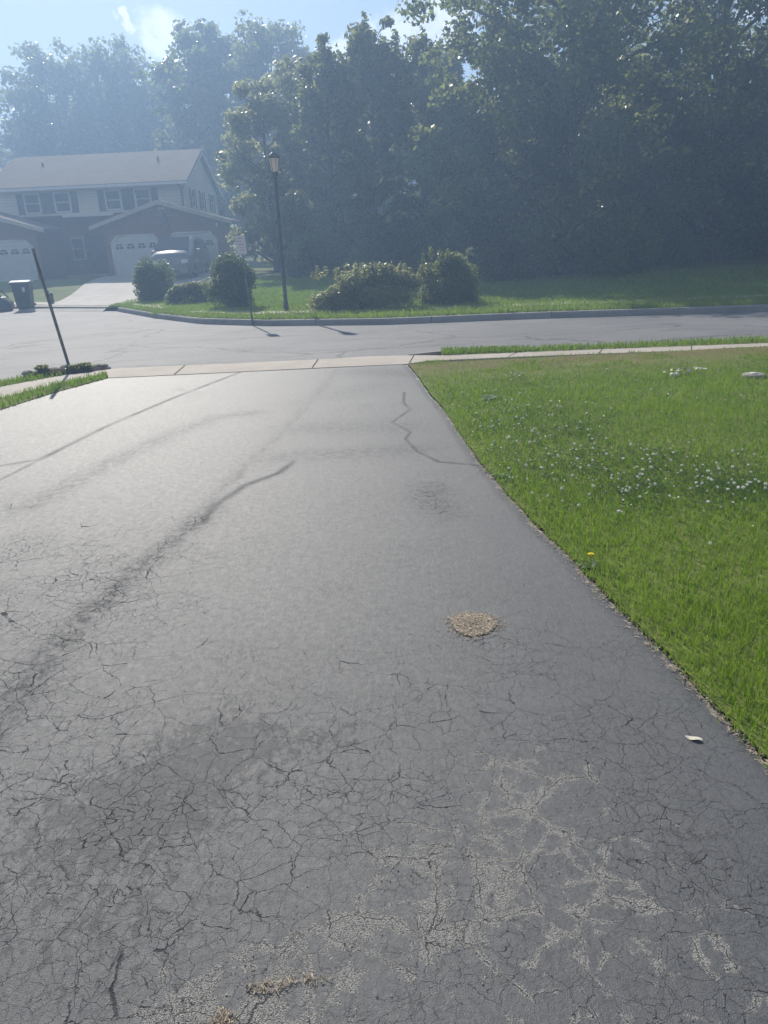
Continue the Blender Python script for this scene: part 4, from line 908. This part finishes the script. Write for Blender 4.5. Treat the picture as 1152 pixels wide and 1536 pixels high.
# ------------------------------------------------------------------ small things on the lawn and driveway
cm = MB(); 
for k in range(26):
    a = k * 2.399; z = 1 - 2 * (k + .5) / 26; q = math.sqrt(1 - z * z); d = Vector((math.cos(a) * q, math.sin(a) * q, z)); t = d.orthogonal().normalized() * .0032; c = Vector((0, 0, .075))
    cm.add([c + d * .004 - t, c + d * .004 + t, c + d * .0125 + t * .5 + Vector((0, 0, .002)), c + d * .0125 - t * .5 + Vector((0, 0, .002))], [(0, 1, 2, 3)], 0)
cm.lathe([(.001, .066), (.007, .069), (.0095, .075), (.006, .081), (.001, .083)], (0, 0, 0), 8, 0); cm.tube([(0, 0, 0), (.004, .002, .04), (0, 0, .068)], .0012, 4, 1, cap=False)
proto = cm.build('clover_flower', [M['petal'], M['stem']])
rng = np.random.default_rng(15); spots = []
def drift(n, cx, cy, sx, sy, rot):
    u = rng.normal(size=n) * sx; v = rng.normal(size=n) * sy; c, s = math.cos(rot), math.sin(rot)
    spots.extend(zip(cx + u * c - v * s, cy + u * s + v * c))
drift(130, 1.75, 5.45, .65, .35, -.95); drift(45, 2.3, 4.75, .38, .16, .1); drift(50, 1.25, 6.9, .45, .5, 0); drift(30, 1.3, 8.2, .9, .7, 0); drift(26, 1.35, 4.7, .3, .4, -.8); drift(20, 3.0, 7.5, 1.2, 1.0, 0)
spots = [(x, y) for x, y in spots if x > drive_right(y) + .05 and 2.2 < y < 10.5][:298]
CL = 'white clover flowers scattered over the lawn'
for i, (x, y) in enumerate(spots):
    o = proto if i == 0 else proto.copy()
    if i: COL.objects.link(o)
    s = rng.uniform(.5, .95); o.location = (x, y, float(lawn_z(x, y)) - .004); o.scale = (s * 1.1, s * 1.1, s * rng.uniform(.8, 1.15)); o.rotation_euler = (rng.normal() * .2, rng.normal() * .2, rng.random() * 6)
    tag(o, 'small white clover flower standing in the lawn grass', 'flower', CL)
LP = []
for i in range(5200):
    a, b = spots[rng.integers(0, len(spots))]; x, y = a + rng.normal() * .13, b + rng.normal() * .13
    if x > drive_right(y) + .0: LP.append((x, y, float(lawn_z(x, y)) + rng.uniform(.02, .055)))
LP = np.array(LP); n = len(LP); a0 = rng.random(n) * 6.283; V = []; s = (.008 + .006 * rng.random(n))[:, None]
for k in range(3):
    a = a0 + k * 2.094; d = np.c_[np.cos(a), np.sin(a), .25 * rng.normal(size=n)] * s; q = np.c_[-np.sin(a), np.cos(a), .25 * rng.normal(size=n)] * s * .5
    V.append(np.stack([LP, LP + d * .7 + q, LP + d * 1.15, LP + d * .7 - q], 1))
V = np.stack(V, 1).reshape(-1, 3); tn = np.repeat(rng.random(n) * .8, 12)
tag(link_mesh('clover_leaves', np_mesh('clover_leaves', V, np.arange(len(V)).reshape(-1, 4), dict(tint=tn)), leaf_mat('clover_leaf', (.035, .085, .022), (.085, .155, .040), (.13, .20, .06))), 'low three part clover leaves among the flowers in the lawn', 'clover', kind='stuff')
# dandelion
dx, dy = 1.055, 3.66; dn = empty('dandelion', (dx, dy, .012)); tag(dn, 'single yellow dandelion at the edge of the driveway', 'flower')
m = MB()
for k in range(40):
    a = k * 2.399; q = .004 + .016 * math.sqrt(k / 40); t = Vector((-math.sin(a), math.cos(a), 0)) * .0022; d = Vector((math.cos(a), math.sin(a), .55 - .4 * k / 40))
    c = Vector((0, 0, .075)); m.add([c - t, c + t, c + d * q + t, c + d * q - t], [(0, 1, 2, 3)])
m.lathe([(.002, .066), (.008, .072), (.010, .078), (.004, .082)], (0, 0, 0), 10); m.build('flower_head', M['yellow'], dn)
m = MB(); m.tube([(0, 0, -.01), (.003, 0, .04), (0, 0, .07)], .002, 6); m.build('stem', M['stem'], dn)
def rosette(name, n, L, mat_, parent, seed):
    m = MB(); rr = random.Random(seed)
    for k in range(n):
        a = k * 2.399 + rr.random(); l = L * rr.uniform(.6, 1.1); d = Vector((math.cos(a), math.sin(a), 0)); s = Vector((-d.y, d.x, 0)); pts = []
        for i in range(6): t = i / 5; w = l * .16 * math.sin(math.pi * min(.97, t * .85 + .12)) * (1.25 if i % 2 else .8); c = d * l * t + Vector((0, 0, l * (.55 * t - .5 * t * t) + .006)); pts += [c - s * w, c + s * w]
        m.add(pts, [(2 * i, 2 * i + 1, 2 * i + 3, 2 * i + 2) for i in range(5)], 0, True)
    return m.build(name, mat_, parent)
lf, lg, lb_ = mat('weed_leaf'); lg.l.new(lg.mix(lg.noise(obc(lg), 40, 3), (.02, .055, .012), (.045, .10, .022)), lb_.inputs['Base Color']); lb_.inputs['Roughness'].default_value = .55
rosette('leaf_rosette', 9, .085, lf, dn, 3)
wd = empty('broadleaf_weed', (1.19, 8.12, .03)); tag(wd, 'dark broad leaved weed clump low in the lawn near the sidewalk', 'weed'); rosette('leaf_rosette', 26, .15, lf, wd, 4)
wd = empty('broadleaf_weed', (.86, 5.35, .012)); tag(wd, 'small pale weed growing against the driveway edge by the clover', 'weed'); rosette('leaf_rosette', 12, .08, M['stem'], wd, 5)
# concrete utility cover and a litter of pale stones
uc = empty('utility_cover', (4.28, 8.72, .03)); tag(uc, 'round weathered concrete utility cover set in the lawn', 'utility cover')
m = MB(); m.lathe([(.12, -.04), (.125, .022), (.11, .032), (.02, .035)], (0, 0, 0), 24); m.build('cover_ring', M['cap'], uc); m = MB(); m.lathe([(.040, .034), (.038, .045), (.01, .048)], (-.01, -.02, 0), 16); m.build('cap', M['white'], uc)
pl = empty('pale_stone_cap', (3.49, 9.02, .03)); tag(pl, 'broken white cap lying among dead leaves in the lawn', 'cap'); m = MB(); m.lathe([(.05, -.03), (.052, .022), (.042, .03), (.015, .02)], (0, 0, 0), 14); m.build('cap_ring', M['white'], pl)
rr = random.Random(21)
def leaf_shape(L, W):
    m = MB(); pts = []
    for i in range(7): t = i / 6; w = W * math.sin(math.pi * (.06 + .9 * t)); pts += [(-w, L * (t - .5), .012 * math.sin(6 * t) + .01), (w, L * (t - .5), .010 * math.cos(5 * t) + .01)]
    m.add(pts, [(2 * i, 2 * i + 1, 2 * i + 3, 2 * i + 2) for i in range(6)], 0, True); return m
dl = leaf_shape(.075, .026).build('dead_leaf', M['dryleaf'])
for i in range(16):
    o = dl if i == 0 else dl.copy()
    if i: COL.objects.link(o)
    o.location = (3.52 + rr.gauss(.06, .13), 9.06 + rr.gauss(0, .07), .06 + rr.random() * .035); o.rotation_euler = (rr.uniform(-.6, .6), rr.uniform(-.6, .6), rr.random() * 6); o.scale = (.8, .8, .8)
    tag(o, 'pale dead leaf in the litter around the broken white cap', 'leaf', 'dead leaves around the white cap')
o = leaf_shape(.055, .013).build('dried_leaf', M['dryleaf'], None, (1.02, 2.21, .006)); o.rotation_euler = (0, 0, 1.05); o.scale = (1, 1, .35); tag(o, 'single bleached leaf lying on the driveway near the lawn edge', 'leaf')

def bits(name, pts, L, W, mat_, seed, label, cat, kind=None, up=.25):
    rng = np.random.default_rng(seed); P = np.asarray(pts); n = len(P); a = rng.random(n) * 6.283; pit = rng.normal(size=n) * up
    L = L * (.4 + rng.random(n)); d = np.stack([np.cos(a) * np.cos(pit), np.sin(a) * np.cos(pit), np.sin(pit)], -1) * L[:, None] * .5; s = np.stack([-np.sin(a), np.cos(a), np.zeros(n)], -1) * W
    z = np.array([0, 0, 1.0]) * W * 1.2; V = np.stack([P - d - s, P - d + s, P + d + s * .5, P + d - s * .5, P - d + z, P + d + z], 1).reshape(-1, 3); o = (np.arange(n) * 6)[:, None]
    F = np.concatenate([o + np.array([[0, 3, 5, 4]]), o + np.array([[1, 4, 5, 2]])], 0)
    return tag(link_mesh(name, np_mesh(name, V, F), mat_), label, cat, kind=kind)
rng = np.random.default_rng(33)
def disc(n, cx, cy, rx, ry, zmax, rag=.12):
    a = rng.random(n) * 6.283; q = np.sqrt(rng.random(n)) * (1 + rag * (np.sin(a * 3 + 1) + .6 * np.sin(a * 7 + 2)) * rng.random(n)); return np.c_[cx + rx * q * np.cos(a), cy + ry * q * np.sin(a), .008 + zmax * rng.random(n) * (1.1 - np.minimum(q, 1))]
straw_m = simple('straw_mix', (.48, .40, .30), .85, .2, .55, 90)
bits('straw_patch', np.concatenate([disc(3600, .38, 3.115, .098, .105, .008), disc(420, .385, 3.11, .135, .135, .003)]), .018, .0011, straw_m, 34, 'round patch of dry straw bits on the driveway', 'straw', up=.15)
bits('dry_grass_tuft', np.concatenate([disc(70, -.33, 1.35, .05, .016, .004), disc(45, -.24, 1.365, .06, .012, .003)]), .018, .001, straw_m, 35, 'small dry grass tuft in a crack near the bottom of the view', 'grass tuft', up=.3)
bits('dry_grass_tuft', disc(170, -.42, 1.24, .03, .06, .012), .028, .001, straw_m, 36, 'larger dry grass tuft at the bottom edge left of centre', 'grass tuft', up=.7)
# straw and grit along the lawn edge, loose stone in the worn places
n = 2300; y = 1.3 + 7.0 * rng.random(n) ** 1.4; x = drive_right(y) - np.abs(rng.normal(size=n)) * .022 * (.4 + 1.4 * vnoise(y * 4, y * 0, 90)) + .012
bits('edge_straw', np.c_[x, y, np.full(n, .006)], .022, .0012, straw_m, 37, 'dry straw and grit along the edge where driveway meets lawn', 'straw', kind='stuff')
pts = []
for n, cx, cy, rx, ry in [(260, .10, 1.62, .17, .2), (260, -.22, 1.45, .3, .16), (160, .33, 1.78, .12, .22), (120, .42, 2.12, .2, .12), (180, .6, 1.6, .35, .4), (180, -.45, 1.33, .25, .13), (160, .1, 2.2, 1.0, .8)]:
    pts.append(np.c_[cx + rx * rng.normal(size=n) * .6, cy + ry * rng.normal(size=n) * .6])
pts = np.concatenate(pts); keep = (fbm(pts[:, 0] * 14, pts[:, 1] * 14, 95, 3) > .5) & (pts[:, 0] < drive_right(pts[:, 1]) - .02); pts = pts[keep]; n = len(pts)
oc = np.array([(1, 0, 0), (0, 1, 0), (-1, 0, 0), (0, -1, 0), (0, 0, .8), (0, 0, -.4)]); s = .0010 + .0016 * rng.random(n) ** 2
V = (pts3 := np.c_[pts, np.full(n, .006)])[:, None, :] + (oc[None] + rng.normal(size=(n, 6, 3)) * .25) * s[:, None, None]; o_ = (np.arange(n) * 6)[:, None]
F = np.concatenate([o_ + np.array([q]) for q in ([0, 1, 4], [1, 2, 4], [2, 3, 4], [3, 0, 4], [1, 0, 5], [2, 1, 5], [3, 2, 5], [0, 3, 5])], 0)
tag(link_mesh('loose_gravel', np_mesh('loose_gravel', V.reshape(-1, 3), F), M['pebble']), 'loose grit lying in the cracked worn part of the driveway', 'gravel', kind='stuff')

# ------------------------------------------------------------------ haze volume, added to stand in for lens glare
hz = MB(); hz.box((-310, -310, -1.4), (310, 310, 27)); ho = hz.build('haze', [])
hm = bpy.data.materials.new('glare_haze'); hm.use_nodes = True; hg = G(hm.node_tree); hg.n.clear()
ho_ = hg.node('ShaderNodeOutputMaterial'); pv = hg.node('ShaderNodeVolumePrincipled')
pv.inputs['Color'].default_value = (.43, .65, 1.0, 1); pv.inputs['Density'].default_value = .0088; pv.inputs['Anisotropy'].default_value = .36
hg.l.new(pv.outputs[0], ho_.inputs['Volume']); ho.data.materials.append(hm)
tag(ho, 'pale bluish haze volume added over the whole street to imitate lens glare', 'haze', kind='stuff')
